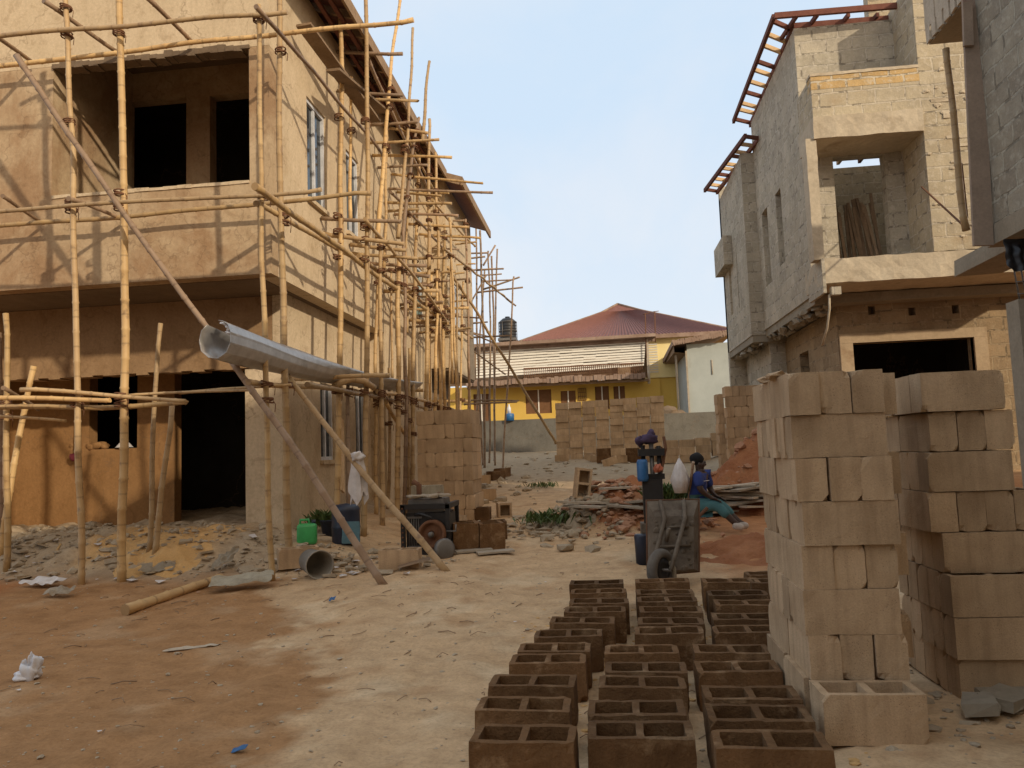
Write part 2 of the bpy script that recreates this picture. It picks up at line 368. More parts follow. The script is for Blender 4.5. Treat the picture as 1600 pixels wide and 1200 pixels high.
MT['teal_cloth'] = plain('teal_cloth', (.10,.19,.22), .9, 0, .5)
MT['blue_plastic'] = plain('blue_plastic', (.025,.12,.30), .45)
MT['orange_plastic'] = plain('orange_red_plastic', (.50,.14,.07), .5)
MT['purple_cloth'] = plain('dark_purple_cloth', (.07,.045,.09), .9, 0, .6)
MT['maroon_cloth'] = plain('maroon_cloth', (.20,.03,.05), .9, 0, .6)
MT['bucket'] = rough('cement_caked_plastic', (.24,.215,.18), (.31,.28,.235), 4, bs=.3, var=0)
MT['rubber'] = rough('dusty_rubber', (.105,.09,.075), (.17,.145,.12), 5, bs=.3, var=0)
MT['porch_beam'] = rough('shaded_beam_render', (.27,.165,.085), (.34,.215,.115), 1.6, (.21,.12,.06), bs=.4, bscale=24, var=0, world=True, patch=.9)  # base colour lowered to stand in for the overhang's shade
MT['surround'] = rough('brown_concrete_surround', (.40,.29,.18), (.48,.36,.235), 2.5, (.33,.22,.13), bs=.7, bscale=18, var=0, world=True, patch=1.6)
MT['barrow'] = rough('cement_caked_metal', (.095,.07,.05), (.19,.15,.11), 5, (.075,.045,.028), bs=.6, bscale=22, var=0, patch=4)
MT['yellow'] = rough('yellow_house_paint', (.64,.41,.085), (.72,.48,.12), 1, bs=.1, var=0, world=True)
MT['cream'] = rough('pale_yellow_paint', (.86,.70,.32), (.90,.76,.40), 1, bs=.1, var=0, world=True)
MT['roof_red'] = plain('oxide_red_roof_sheet', (.20,.085,.068), .6)
MT['slat_white'] = rough('weathered_white_slats', (.74,.69,.60), (.82,.77,.68), 3, bs=.2, var=.1)
MT['roof_rust'] = rough('rusty_roof_edge', (.22,.14,.10), (.36,.26,.20), 2, (.14,.07,.05), bs=.4, var=0, world=True, patch=3)
MT['door_brown'] = rough('brown_door', (.15,.075,.035), (.20,.10,.05), 3, bs=.15, var=.1)
MT['grey_white'] = rough('pale_grey_blue_paint', (.36,.385,.365), (.43,.455,.43), 1.2, (.31,.31,.275), bs=.15, var=0, world=True)
MT['fence'] = rough('grey_rendered_fence', (.125,.115,.098), (.17,.155,.13), 1.5, (.095,.085,.07), bs=.35, bscale=20, var=0, world=True)
MT['tank'] = plain('black_tank_plastic', (.018,.018,.02), .5)
MT['skin'] = plain('dark_skin', (.055,.028,.018), .5)
MT['hair'] = plain('black_hair', (.008,.007,.007), .9, 0, .5)
MT['shirt'] = plain('blue_jersey', (.022,.045,.20), .85, 0, .3)
MT['jeans'] = plain('teal_jeans', (.06,.155,.165), .9, 0, .3)
MT['shoe'] = plain('dusty_white_shoe', (.50,.43,.37), .8)
MT['red_soil'] = rough('red_laterite', (.28,.105,.045), (.38,.165,.075), 2.5, (.30,.17,.09), bs=.9, bscale=26, var=0, world=True, patch=1.5, bd=.02)
MT['rubble'] = rough('grey_rubble', (.37,.295,.205), (.47,.385,.28), 6, (.40,.27,.165), bs=.7, bscale=40, var=0, world=True, patch=2)
MT['rubble_pale'] = rough('pale_rubble', (.33,.26,.18), (.43,.35,.25), 6, (.34,.22,.13), bs=.7, bscale=40, var=0, world=True, patch=2)
MT['rubble_red'] = rough('red_clods', (.34,.17,.10), (.46,.26,.16), 6, bs=.7, bscale=40, var=0, world=True)
MT['leaf'] = plain('weed_leaf', (.075,.12,.03), .6)
MT['sand'] = rough('orange_sand', (.55,.33,.13), (.66,.42,.19), 2, bs=.6, bscale=60, var=0, world=True)
# ================================================================= light and sky
SUN_EL, SUN_AZ = R_(22), R_(47)          # sun behind the camera to the right
sd = Vector((math.sin(SUN_AZ)*math.cos(SUN_EL), -math.cos(SUN_AZ)*math.cos(SUN_EL), math.sin(SUN_EL)))
sl = bpy.data.lights.new('sun', 'SUN'); sl.energy = 2.7; sl.angle = R_(1.2); sl.color = (1, .865, .66)
so = bpy.data.objects.new('sun', sl); COL.objects.link(so); so.rotation_euler = sd.to_track_quat('Z', 'Y').to_euler(); so.location = (20, -20, 20)
w = bpy.data.worlds.new('World'); scene.world = w; w.use_nodes = True; nt = w.node_tree; nt.nodes.clear()
sky = nt.nodes.new('ShaderNodeTexSky'); sky.sky_type = 'NISHITA'; sky.sun_disc = False
sky.sun_elevation = SUN_EL; sky.sun_rotation = math.atan2(sd.x, sd.y); sky.air_density = 1.0; sky.dust_density = 2.2; sky.ozone_density = 1.0; sky.altitude = 50
tc = nt.nodes.new('ShaderNodeTexCoord'); sp = N(nt, 'ShaderNodeSeparateXYZ', inp={0: tc.outputs['Generated']})
cn = N(nt, 'ShaderNodeTexNoise', inp={'Vector': tc.outputs['Generated'], 'Scale': 4.2, 'Detail': 7, 'Roughness': .6, 'Distortion': .25})
hz = ramp(nt, sp.outputs[2], [(.0, (1,1,1)), (.40, (0,0,0))])
cl = math_(nt, 'MULTIPLY', ramp(nt, cn.outputs[0], [(.42, (0,0,0)), (.66, (1,1,1))]), math_(nt, 'MULTIPLY_ADD', hz, .6, .28))
dt = N(nt, 'ShaderNodeVectorMath', operation='DOT_PRODUCT', inp={0: tc.outputs['Generated'], 1: tuple(sd)})
wrm = ramp(nt, math_(nt, 'MULTIPLY_ADD', dt.outputs['Value'], .5, .5), [(.62, (0,0,0)), (.97, (1,1,1))])
air = mix(nt, (6.55, 8.0, 9.6), (8.2, 8.6, 9.1), hz)                # hazy evening air, pale blue opposite the sun
air = mix(nt, air, (8.9, 8.9, 9.1), cl)                            # thin cloud
air = mix(nt, air, (10.6, 8.2, 5.6), wrm)                          # warm glow on the sun's side of the sky
skc = mix(nt, sky.outputs[0], air, .88)
bg = nt.nodes.new('ShaderNodeBackground'); bg.inputs[1].default_value = .1; nt.links.new(skc, bg.inputs[0])
wo = nt.nodes.new('ShaderNodeOutputWorld'); nt.links.new(bg.outputs[0], wo.inputs[0])
scene.view_settings.view_transform = 'Standard'; scene.view_settings.look = 'None'; scene.view_settings.exposure = 0.12; scene.view_settings.gamma = 1
scene.render.engine = 'CYCLES'; scene.cycles.max_bounces = 6; scene.cycles.diffuse_bounces = 4
# ================================================================= ground
def axis(lo, hi, a, b, step, grow):
    xs = []; x = a
    while x <= b: xs.append(x); x += step
    s = step; x = xs[-1]
    while x < hi: s *= grow; x += s; xs.append(x)
    s = step; x = xs[0]
    while x > lo: s *= grow; x -= s; xs.insert(0, x)
    return xs
gx = axis(-90, 90, -8.5, 4.4, .055, 1.25); gy = axis(-40, 190, 3.0, 14.0, .055, 1.12)
verts = []; cols = []
GREY, TAN, ORG, RED, PALE = Vector((.42,.335,.235)), Vector((.56,.385,.225)), Vector((.37,.20,.09)), Vector((.36,.14,.05)), Vector((.63,.48,.31))
def nz(x, y, s, k=0): return noise.fractal(Vector((x*s, y*s, k)), 1.0, 2.1, 5)
def soil(x, y):
    c = TAN.copy()
    n = nz(x, y, .8, 3)*.55+nz(x, y, 3.1, 5)*.25
    xb = -1.75-.55*max(0, y-4.6)+n*1.1
    t = 1-sm(xb-.16, xb+.16, x+nz(x, y, 5, 21)*.25); t *= 1-sm(8.2, 9.0, y)
    c = c.lerp(ORG, t*.95)
    p = nz(x, y, 1.7, 8); c = c.lerp(PALE, sm(.12, .55, p)*.65*(1-t*.65))
    p = nz(x, y, 2.6, 12); c = c.lerp(ORG, sm(.25, .6, p)*.4)
    g = sm(-3.5, -4.2, x+n*.5)*sm(7.9, 8.5, y+n*.4); c = c.lerp(GREY, g*.85)
    r = sm(.8, 1.6, x+n*.9)*sm(7.6, 8.6, y)*(1-sm(12, 15, y)); c = c.lerp(RED, r*.8)
    r = sm(-6.2, -6.8, x)*sm(7.2, 7.7, y)*(1-sm(8.0, 8.4, y)); c = c.lerp(RED, r*.7)
    s = sm(.45, .0, abs(x+5.6+n*.4)-.6)*sm(.55, 0, abs(y-9.3)-.45); c = c.lerp(Vector((.60,.37,.16)), s)
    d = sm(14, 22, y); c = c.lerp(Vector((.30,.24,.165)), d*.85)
    e = math.hypot((x-.45)/1.1, (y-11.6)/1.2); c = c.lerp(RED, sm(1.1, .6, e+n*.5)*.8)
    return c
for y in gy:
    for x in gx: verts.append((x, y, hgt(x, y)))
faces = []; nx = len(gx)
for j in range(len(gy)-1):
    for i in range(nx-1): a = j*nx+i; faces.append((a, a+1, a+nx+1, a+nx))
me = bpy.data.meshes.new('ground'); me.from_pydata(verts, [], faces)
ca = me.color_attributes.new('soil', 'FLOAT_COLOR', 'POINT')
flat = []
for v in verts:
    c = soil(v[0], v[1]) if -30 < v[0] < 30 and v[1] < 60 else TAN
    flat += [c[0], c[1], c[2], 1]
ca.data.foreach_set('color', flat); me.polygons.foreach_set('use_smooth', [True]*len(faces))
m, nt, b = newmat('packed_earth'); pos = nt.nodes.new('ShaderNodeNewGeometry').outputs['Position']
at = N(nt, 'ShaderNodeAttribute', attribute_name='soil')
n1 = N(nt, 'ShaderNodeTexNoise', inp={'Vector': pos, 'Scale': 5, 'Detail': 8, 'Roughness': .68})
n2 = N(nt, 'ShaderNodeTexNoise', inp={'Vector': pos, 'Scale': 45, 'Detail': 5, 'Roughness': .75})
st = N(nt, 'ShaderNodeMapping', inp={'Vector': pos, 'Scale': (1.0, 2.0, 1), 'Rotation': (0, 0, .5)})
n3 = N(nt, 'ShaderNodeTexNoise', inp={'Vector': st.outputs[0], 'Scale': 2.4, 'Detail': 8, 'Roughness': .72})
col = mix(nt, at.outputs['Color'], ramp(nt, n1.outputs[0], [(.28, (.76,.74,.72)), (.72, (1.18,1.18,1.17))]), .8, 'MULTIPLY')
col = mix(nt, col, ramp(nt, n3.outputs[0], [(.34, (.74,.70,.66)), (.5, (1,1,1)), (.7, (1.12,1.13,1.15))]), .6, 'MULTIPLY')
col = mix(nt, col, ramp(nt, n2.outputs[0], [(.28, (.62,.6,.58)), (.5, (1,1,1)), (.75, (1.25,1.25,1.25))]), .6, 'MULTIPLY')
nt.links.new(col, b.inputs['Base Color']); b.inputs['Roughness'].default_value = .95; b.inputs['Specular IOR Level'].default_value = .12
hh = math_(nt, 'MULTIPLY_ADD', n1.outputs[0], 2.0, math_(nt, 'MULTIPLY_ADD', n3.outputs[0], 1.5, n2.outputs[0])); bump(nt, b, hh, .5, .012)
me.materials.append(m); go = bpy.data.objects.new('ground', me); COL.objects.link(go); go['kind'] = 'structure'
# ================================================================= unfinished house on the left
LB = empty('unfinished_house', (-6, 12, .3), 'cream rendered two storey house under construction behind bamboo scaffolding', 'house')
X0, YB = -9.6, 21.7
def pxh(l, t, r, b_, Y):   # a hole seen at these pixels in the plane Y -> (x0,z0,x1,z1)
    p = atY(l, b_, Y); q = atY(r, t, Y); return (p.x, p.z, q.x, q.z)
def holes_u(hs, u0, v0): return [(a-u0, b_-v0, c-u0, d-v0) for a, b_, c, d in hs]
ux, uy, uz = Vector((1,0,0)), Vector((0,1,0)), Vector((0,0,1))
mb = MB().wall((X0, 9, 6.74), ux, uz, uy, -4.0-X0, 1.45, .22); mb.build('upper_wall', MT['plaster'], LB)
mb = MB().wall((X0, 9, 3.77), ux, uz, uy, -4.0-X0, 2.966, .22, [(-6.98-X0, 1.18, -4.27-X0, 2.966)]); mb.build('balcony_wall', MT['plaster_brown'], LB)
# ragged lintel nib and parapet coping above the balcony wall
mb = MB()
for i in range(26):
    x = -6.98+2.72*i/26; mb.box((x, 8.975, 6.70+rnd.uniform(-.012, .012)), (x+2.72/26+.004, 9.16, 6.765+rnd.uniform(-.015, .03)), jit=.006)
mb.build('lintel_edge', MT['soffit'], LB)
mb = MB()
for i in range(14):
    x = -6.97+2.70*i/14; mb.box((x, 8.985, 4.94), (x+2.70/14-.002, 9.235, 4.985+rnd.uniform(-.006, .008)), jit=.004)
mb.build('parapet_coping', MT['plaster'], LB)
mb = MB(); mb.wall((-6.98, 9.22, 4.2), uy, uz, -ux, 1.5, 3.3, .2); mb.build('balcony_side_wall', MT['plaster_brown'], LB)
hs = [pxh(196, 150, 290, 296, 10.7), pxh(327, 143, 390, 290, 10.7)]
mb = MB().wall((-7.2, 10.72, 4.2), ux, uz, uy, 3.0, 3.3, .2, holes_u([(a, 4.5, c, d) for a, b_, c, d in hs], -7.2, 4.2)); mb.build('balcony_back_wall', MT['plaster_brown'], LB)
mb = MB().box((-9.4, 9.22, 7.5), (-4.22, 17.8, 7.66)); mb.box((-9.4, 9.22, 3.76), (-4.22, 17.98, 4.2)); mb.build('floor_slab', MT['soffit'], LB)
mb = MB().box((-9.4, 11.9, 4.2), (-4.3, 12.0, 7.5)).box((-9.4, 10.93, 7.25), (-4.3, 11.9, 7.3)).box((-9.4, 13.2, .5), (-4.55, 13.3, 3.76)); mb.build('dark_backing', MT['room_shade'], LB)  # added near-black walls and ceiling strip keep the openings dark
# side wall, upper storey, with windows
def sidehole(l, t, r, b_, X):
    p = atX(l, t, X); q = atX(r, b_, X); return (min(p.y, q.y), min(p.z, q.z), max(p.y, q.y), max(p.z, q.z))
W1, W2, W3 = (10.25, 5.15, 11.02, 6.66), (11.95, 5.15, 12.62, 6.55), (16.5, 4.55, 17.35, 5.75)
mb = MB().wall((-4.0, 9.22, 3.77), uy, uz, -ux, 18-9.22, 4.42, .22, holes_u([W1, W2, W3], 9.22, 3.77)); mb.build('side_wall', MT['plaster'], LB)
W4, W5 = (11.42, 1.42, 12.02, 2.62), (13.12, 1.42, 13.72, 2.62)
mb = MB().wall((-4.3, 10.2, .2), uy, uz, -ux, 3.8, 3.56, .22, holes_u([W4, W5], 10.2, .2)); mb.wall((-4.3, 14.0, .2), ux, uz, uy, .3, 3.57, .2)
mb.build('lower_side_wall', MT['plaster'], LB)
mb = MB().wall((-4.0, 14.0+.2, .2), uy, uz, -ux, 3.8, 3.568, .22); mb.build('lower_flush_wall', MT['plaster'], LB)
def window(par, hole, X, glass='glass', mull=1, deep=.1, face=1):
    y0, z0, y1, z1 = hole; xf = X-face*.06; t = .055
    f = MB()
    for (a, b_, c, d) in ((y0, z0, y0+t, z1), (y1-t, z0, y1, z1), (y0+t, z0, y1-t, z0+t), (y0+t, z1-t, y1-t, z1)):
        f.box((xf-.05, a, b_), (xf+.03, c, d))
    for k in range(mull):
        ym = y0+(y1-y0)*(k+1)/(mull+1); f.box((xf-.04, ym-.03, z0+t), (xf+.02, ym+.03, z1-t))
    o = f.build('window', MT['white_frame'], par)
    g = MB().box((xf-.02, y0+t*.8, z0+t*.8), (xf-.012, y1-t*.8, z1-t*.8)); g.build('pane', MT[glass], o)
    s_ = MB().box((xf-.1, y0-.05, z0-.06), (X+.06, y1+.05, z0-.004)); s_.build('sill', MT['plaster'], o)
for h_ in (W1, W2): window(LB, h_, -4.0)
window(LB, W3, -4.0, 'glass_teal', 0)
for h_ in (W4, W5): window(LB, h_, -4.3)
# porch below
mb = MB()
n_ = 30
for i in range(n_):
    x = X0+(-4.524-X0)*i/n_; zb = 2.74+rnd.uniform(-.018, .018); mb.box((x, 10.2, zb), (x+(-4.524-X0)/n_, 10.44, 3.755))
weld(mb.build('porch_beam', MT['porch_beam'], LB))
MB().box((-4.93, 10.203, .2), (-4.302, 10.6, 2.73)).build('corner_pillar', MT['plaster'], LB)
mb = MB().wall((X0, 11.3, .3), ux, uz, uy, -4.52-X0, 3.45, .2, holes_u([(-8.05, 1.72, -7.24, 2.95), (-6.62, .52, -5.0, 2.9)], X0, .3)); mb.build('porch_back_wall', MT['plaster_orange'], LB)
MB().box((X0, 10.25, .1), (-4.53, 17.9, .5)).build('porch_floor', MT['soffit'], LB)
MB().wall((X0, 9.0, .2), uy, uz, ux, 12.7, 8.0, -.2).wall((X0, 21.7, .2), ux, uz, -uy, -4.3-X0, 7.9, .2).build('rear_wall', MT['plaster'], LB)
# far bay
mb = MB().wall((-3.999, 18.0, 3.5), ux, uz, uy, .45, 4.6, .2).wall((-3.55, 18.2, 3.5), uy, uz, -ux, 3.5, 4.6, .2, holes_u([(18.75, 4.45, 19.65, 5.75)], 18.2, 3.5)); mb.build('bay_wall', MT['plaster'], LB)
MB().box((-4.3, 18.05, 3.44), (-3.57, 21.6, 3.5)).build('bay_slab', MT['soffit'], LB)
MB().wall((-4.3, 18.0, .3), uy, uz, -ux, 3.7, 3.14, .2).build('bay_lower_wall', MT['soffit'], LB)
window(LB, (18.75, 4.45, 19.65, 5.75), -3.55, 'glass', 1)
# roof: sheet, fascia, rafters
mb = MB()
def slab(pts, t, mi=0):
    lo = [Vector(p) for p in pts]; hi = [p+Vector((0,0,t)) for p in lo]; n = len(lo)
    mb.quad(hi, mi=mi); mb.quad(list(reversed(lo)), mi=mi)
    for i in range(n): j = (i+1) % n; mb.quad([lo[i], lo[j], hi[j], hi[i]], mi=mi)
slab([(-3.42, 8.3, 8.18), (-3.42, 17.6, 8.18), (-6.9, 17.6, 9.3), (-6.9, 8.3, 9.3)], .03)
slab([(-3.05, 17.6, 8.0), (-3.05, 22.3, 8.0), (-6.9, 22.3, 9.3), (-6.9, 17.6, 9.3)], .03)
slab([(-6.9, 8.3, 9.3), (-6.9, 22.3, 9.3), (-10.2, 22.3, 8.18), (-10.2, 8.3, 8.18)], .03)
mb.build('roof', MT['roof_red'], LB)
MB().box((-3.44, 8.32, 8.0), (-3.40, 17.58, 8.2)).box((-3.08, 17.6, 7.82), (-3.03, 22.3, 8.03)).bar((-3.08, 17.58, 7.92), (-5.2, 17.58, 8.64), .04, .2).build('fascia', MT['wood'], LB)
for k in range(17):
    y = 8.5+k*.56; MB().bar((-3.44, y, 8.09), (-5.2, y, 8.66), .05, .11).build('rafter', MT['wood'], LB)
for x, z in ((-3.6, 8.0), (-3.82, 8.05)): MB().box((x-.03, 8.4, z), (x+.03, 17.5, z+.05)).build('soffit_batten', MT['wood_red'], LB)
# ================================================================= grey block house on the right
RB = empty('block_house', (5.5, 16, .6), 'roofless grey block house with a pale balcony slab and red roof battens', 'house')
XR = 3.80; YM = 13.9
so_ = [pxh(1313, 240, 1381, 410, YM)]
mb = MB().wall((XR, YM, 4.1), ux, uz, uy, 4.2, 4.82, .22, holes_u([(a, 4.44, c, d) for a, b_, c, d in so_], XR, 4.1)); mb.build('front_wall', MT['masonry'], RB)
sw = [sidehole(1211, 305, 1227, 408, XR), sidehole(1190, 335, 1206, 440, XR)]
mb = MB().wall((XR, 18.0, 4.0), -uy, uz, ux, 18.0-YM-.22, 4.92, .22, [(18.0-c, b_-4.0, 18.0-a, d-4.0) for a, b_, c, d in sw]); mb.build('side_wall', MT['masonry'], RB)
XF = atY(1156, 236, 18).x; ZF = atY(1156, 240, 18).z
mb = MB().wall((XF, 18.0, 3.9), ux, uz, uy, XR-XF+.2, ZF-3.9, .2)
fw = [sidehole(1137, 400, 1146, 490, XF), sidehole(1149, 385, 1156, 480, XF)]
YE = atX(1122, 300, XF).y
mb.wall((XF, YE, 3.9), -uy, uz, ux, YE-18.2, ZF-3.95, .2, [(YE-c, b_-3.9, YE-a, d-3.9) for a, b_, c, d in fw]); mb.build('far_wing_wall', MT['masonry'], RB)
MB().box((XF-.22, YE-1.6, 6.0), (XF-.005, YE-.05, 6.75)).build('side_hood', MT['masonry'], RB)
MB().wall((XF, YE, .5), ux, uz, -uy, 6, 8.0, .2).wall((8.2, YM, .5), uy, uz, -ux, YE-YM, 8.4, .2).build('rear_wall', MT['masonry'], RB)
MB().wall((XR+.22, 17.2, 4.1), ux, uz, uy, 4.0, 3.3, .2).build('inner_wall', MT['masonry_tan'], RB)
# balcony: slab, column, pier, hood box
bl = atY(1283, 400, 13).x
def rough_beam(lo, hi, axis_n, seg, jit):
    mb = MB(); x0, y0, z0 = lo; x1, y1, z1 = hi
    for i in range(seg):
        a = x0+(x1-x0)*i/seg; c = x0+(x1-x0)*(i+1)/seg
        mb.box((a, y0+rnd.uniform(0, jit), z0+rnd.uniform(-jit, jit)), (c, y1, z1+rnd.uniform(-jit, jit)))
    return mb
MB().roughbox((bl, 13.0, 4.02), (7.6, 14.05, 4.43), .1, .016, 1).build('balcony_slab', MT['concrete'], RB)
MB().box((XR-.02, 12.995, 3.86), (bl-.002, YM, 4.44)).box((XR+.05, 12.97, 3.82), (XR+.2, 13.1, 3.95)).build('slab_end', MT['masonry'], RB)
MB().roughbox((3.62, 13.02, 4.43), (3.79, 13.3, 6.5), .09, .008, 4).build('balcony_column', MT['concrete'], RB)
xb0 = atY(1271, 190, 13).x; xb1 = 5.5; zt = atY(1340, 112, 13).z; zm = atY(1340, 178, 13).z; zb = atY(1340, 212, 13).z
MB().wall((xb0, 13.0, zm), ux, uz, uy, xb1-xb0, zt-zm-.25, .22).wall((xb0, 13.22, zm), uy, uz, ux, YM-13.222, zt-zm-.02, .22).build('hood_wall', MT['masonry_tan'], RB)
MB().box((xb0, 12.996, zt-.248), (xb1, 13.216, zt-.025)).build('hood_top_course', MT['masonry_orange'], RB)
MB().roughbox((xb0-.01, 12.985, zt-.02), (xb1, 13.24, zt+.03), .07, .01, 2).build('hood_coping', MT['concrete'], RB)
MB().roughbox((xb0-.015, 12.975, zb), (xb1, YM, zm), .09, .016, 3).build('hood_beam', MT['concrete'], RB)
MB().box((xb1, 13.0, 4.44), (6.75, YM+.3, 9.1)).build('pier', MT['masonry_tan'], RB)
mb = MB()
for k in range(5):
    z = 6.9-k*.26+rnd.uniform(-.08, .08); x = 5.68+rnd.uniform(-.05, .35); mb.box((x, 12.985, z), (x+rnd.uniform(.15, .45), 13.01, z+rnd.uniform(.04, .1)), jit=.012)
for k in range(26):
    mb.blob((rnd.uniform(5.55, 6.5), 12.99, rnd.uniform(4.6, 7.6)), rnd.uniform(.015, .04), 2, .4, k, (1.6, .4, 1))
tag(mb.build('mortar_droppings', MT['concrete'], RB), kind='stuff')
# lower storey
YL = 14.3; xl = atY(1310, 540, YL).x
wh = pxh(1336, 527, 1520, 600, YL); wh = (wh[0], 1.85, wh[2], wh[3])
ho = [pxh(1357, 478, 1367, 492, YL), pxh(1420, 480, 1430, 493, YL), pxh(1488, 476, 1498, 490, YL)]
mb = MB().wall((xl, YL, .3), ux, uz, uy, 3.6, 3.72, .22, holes_u([wh]+ho, xl, .3)); mb.build('lower_front_wall', MT['masonry_shaded'], RB)
mb = MB(); a, b_, c, d = wh; t = .22
mb.box((a-t, YL-.05, d), (c+t, YL+.1, d+.17)).box((a-t, YL-.05, b_-.1), (a, YL+.1, d-.002)).box((c, YL-.05, b_-.1), (c+t, YL+.1, d-.002)); mb.build('window_surround', MT['surround'], RB)
lw = sidehole(1268, 552, 1280, 600, xl)
mb = MB().wall((xl, 18.2, .3), -uy, uz, ux, 18.2-YL-.22, 3.5, .22, [(18.2-lw[2]-.2, 1.5, 18.2-lw[0], 2.2), (1.2, .4, 1.9, 3.0)]); mb.build('lower_side_wall', MT['masonry_shaded'], RB)
mb = MB().wall((xl-.35, 18.2, .3), ux, uz, uy, .5, 3.5, .2).wall((xl-.35, YE, .3), -uy, uz, ux, YE-18.4, 3.5, .2); mb.build('lower_wing_wall', MT['masonry'], RB)
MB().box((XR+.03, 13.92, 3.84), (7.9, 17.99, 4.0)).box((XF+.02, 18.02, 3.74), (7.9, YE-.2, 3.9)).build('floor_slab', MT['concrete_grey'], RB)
MB().box((xl+.25, 16.2, .5), (8.1, 16.3, 3.8)).box((6.9, 14.6, .5), (7.0, 16.2, 3.8)).build('dark_backing', MT['room_shade'], RB)  # near-black walls stand in for the unlit rooms behind
# ragged slab edge hanging below the side wall
mb = MB()
for k in range(60):
    y = rnd.uniform(13.95, YE-.2); x = (XR if y < 18 else XF)+rnd.uniform(.02, .3)
    mb.blob((x, y, (3.84 if y < 18 else 3.74)-rnd.uniform(0, .1)), rnd.uniform(.04, .12), 1, .4, k, (1, 1.6, .8))
tag(mb.build('ragged_slab_edge', MT['concrete_grey'], RB), kind='stuff')
mb = MB()
mb.tube([(3.83, 13.05, 3.84), (3.82, 13.06, 3.6), (3.80, 13.2, 3.3), (3.78, 13.5, 3.05)], .018, 6); mb.build('drain_hose', MT['concrete'], RB)
# roof battens
def frame(outer, inner, z, n, name='roof_frame'):
    o0, o1 = [atZ(*p, z) for p in outer]; i0, i1 = [atZ(*p, z) for p in inner]
    MB().bar(o0, o1, .06, .1).build('edge_batten', MT['wood_red'], RB); MB().bar(i0, i1, .06, .1).build('edge_batten', MT['wood_red'], RB)
    for k in range(n):
        t = (k+.15)/(n-.7)+rnd.uniform(-.03, .03); t = min(max(t, .01), .99)
        MB().bar(o0.lerp(o1, t)+uz*.003*k, i0.lerp(i1, t)+uz*.003*k, .05, .08).build('cross_batten', MT['wood_pale'] if k % 3 else MT['wood_red'], RB)
frame(((1209, 26), (1146, 190)), ((1240, 40), (1172, 196)), 9.05, 10)
frame(((1165, 212), (1101, 298)), ((1187, 215), (1120, 301)), ZF+.06, 10)
a = atZ(1210, 25, 9.02); c = Vector((6.9, a.y+.1, 9.02)); MB().bar(a, c, .06, .1).build('edge_batten', MT['wood_red'], RB)
a2 = atZ(1240, 41, 9.02); c2 = Vector((6.9, a2.y+.1, 9.02)); MB().bar(a2, c2, .06, .1).build('edge_batten', MT['wood_red'], RB)
for px in (1245, 1276, 1325, 1370):
    p = atZ(px, 25, 9.05); MB().bar((p.x, p.y-.05, 9.05), (p.x-.1, p.y+.75, 9.05), .05, .08).build('cross_batten', MT['wood_red'], RB)
for s0, s1 in (((1366, 58), (1405, -14)), ((1388, 50), (1432, -14)), ((1378, 15), (1415, 18)), ((1388, 2), (1425, 4))):
    MB().bar(atY(*s0, 14.6), atY(*s1, 15.2), .06, .1).build('edge_batten', MT['wood_red'], RB)
MB().wall((5.3, 14.4, 8.93), ux, uz, uy, 1.6, .9, .22).build('gable_wall', MT['masonry_tan'], RB)
for k in range(5): # rafters seen through the balcony opening
    MB().bar((4.2+k*.45, 14.3, 7.0+.1*k), (4.5+k*.45, 17.1, 7.5), .06, .12).build('rafter', MT['wood_red'] if k % 2 else MT['wood_pale'], RB)
# planks leaning inside the balcony
rnd.seed(21)
pw = empty('plank_bundle', (4.7, 13.6, 4.44), 'bundle of weathered brown planks leaning upright in the balcony of the grey block house', 'planks')
for k in range(24):
    x = 4.22+k*.044+rnd.uniform(-.012, .012); top = 5.8+rnd.uniform(-.2, .2)
    MB().bar((x+.03, 14.35+rnd.uniform(-.1, .2), 4.2), (x+rnd.uniform(-.10, .06), 14.62+rnd.uniform(0, .2), top), .05, .03, up=Vector((0,1,0))).build('plank', MT['wood'], pw)
tag(MB().bar(atY(1440, 292, 12.95), atY(1506, 353, 10.2), .02, .02).build('iron_rod', MT['rust']), 'thin rusty iron rod slanting between the balcony and the near house slab', 'iron rod')
# ================================================================= house close on the right
NB = empty('roadside_block_house', (6.2, 2, 0), 'grey block house at the near right edge with overhanging slabs and a formwork board', 'house')
XN, YN, ZN = 4.5, 8.9, 3.76
p = atY(1544, 356, YN); XN = p.x; ZN = p.z
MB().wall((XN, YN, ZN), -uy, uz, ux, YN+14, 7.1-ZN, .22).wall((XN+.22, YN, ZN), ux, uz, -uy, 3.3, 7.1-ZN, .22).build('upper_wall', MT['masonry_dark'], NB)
MB().box((XN-.02, -14, ZN-.22), (8.1, YN+.02, ZN-.004)).build('floor_slab', MT['concrete_grey'], NB)
ys = 10.2; xs = atY(1487, 372, ys).x
MB().box((xs, YN+.03, ZN-.26), (xs+.55, ys, ZN-.06), jit=.01).build('balcony_slab', MT['concrete_grey'], NB)
zt = atY(1450, 70, ys).z
MB().box((atY(1452, 70, ys).x, 8.6, zt), (7.5, ys, zt+.14)).build('roof_slab', MT['concrete_grey'], NB)
mb = MB(); x9 = atY(1452, 70, ys).x
for k in range(7): mb.box((x9-.035, 9.0+k*.18, zt+.01), (x9-.004, 9.13+k*.18, zt+.35+.07*(k % 3)), jit=.008)
mb.box((x9-.03, 8.7, zt+.2), (x9-.002, ys, zt+.9)); mb.build('edge_shuttering', MT['wood_grey'], NB)
MB().box((XN-.2, -14, 7.1), (8.4, YN+.2, 7.25)).build('roof', MT['concrete_grey'], NB)
b0, b1 = atY(1516, -40, 8.75), atY(1536, 384, 8.75)
MB().bar(b0, b1, .20, .04, up=Vector((0,1,0))).build('formwork_board', MT['form_board'], NB)
MB().bar(atY(1511, 5, 8.7), atY(1513, 72, 8.7), .1, .04, up=Vector((0,1,0))).build('board_cleat', MT['form_board'], NB)
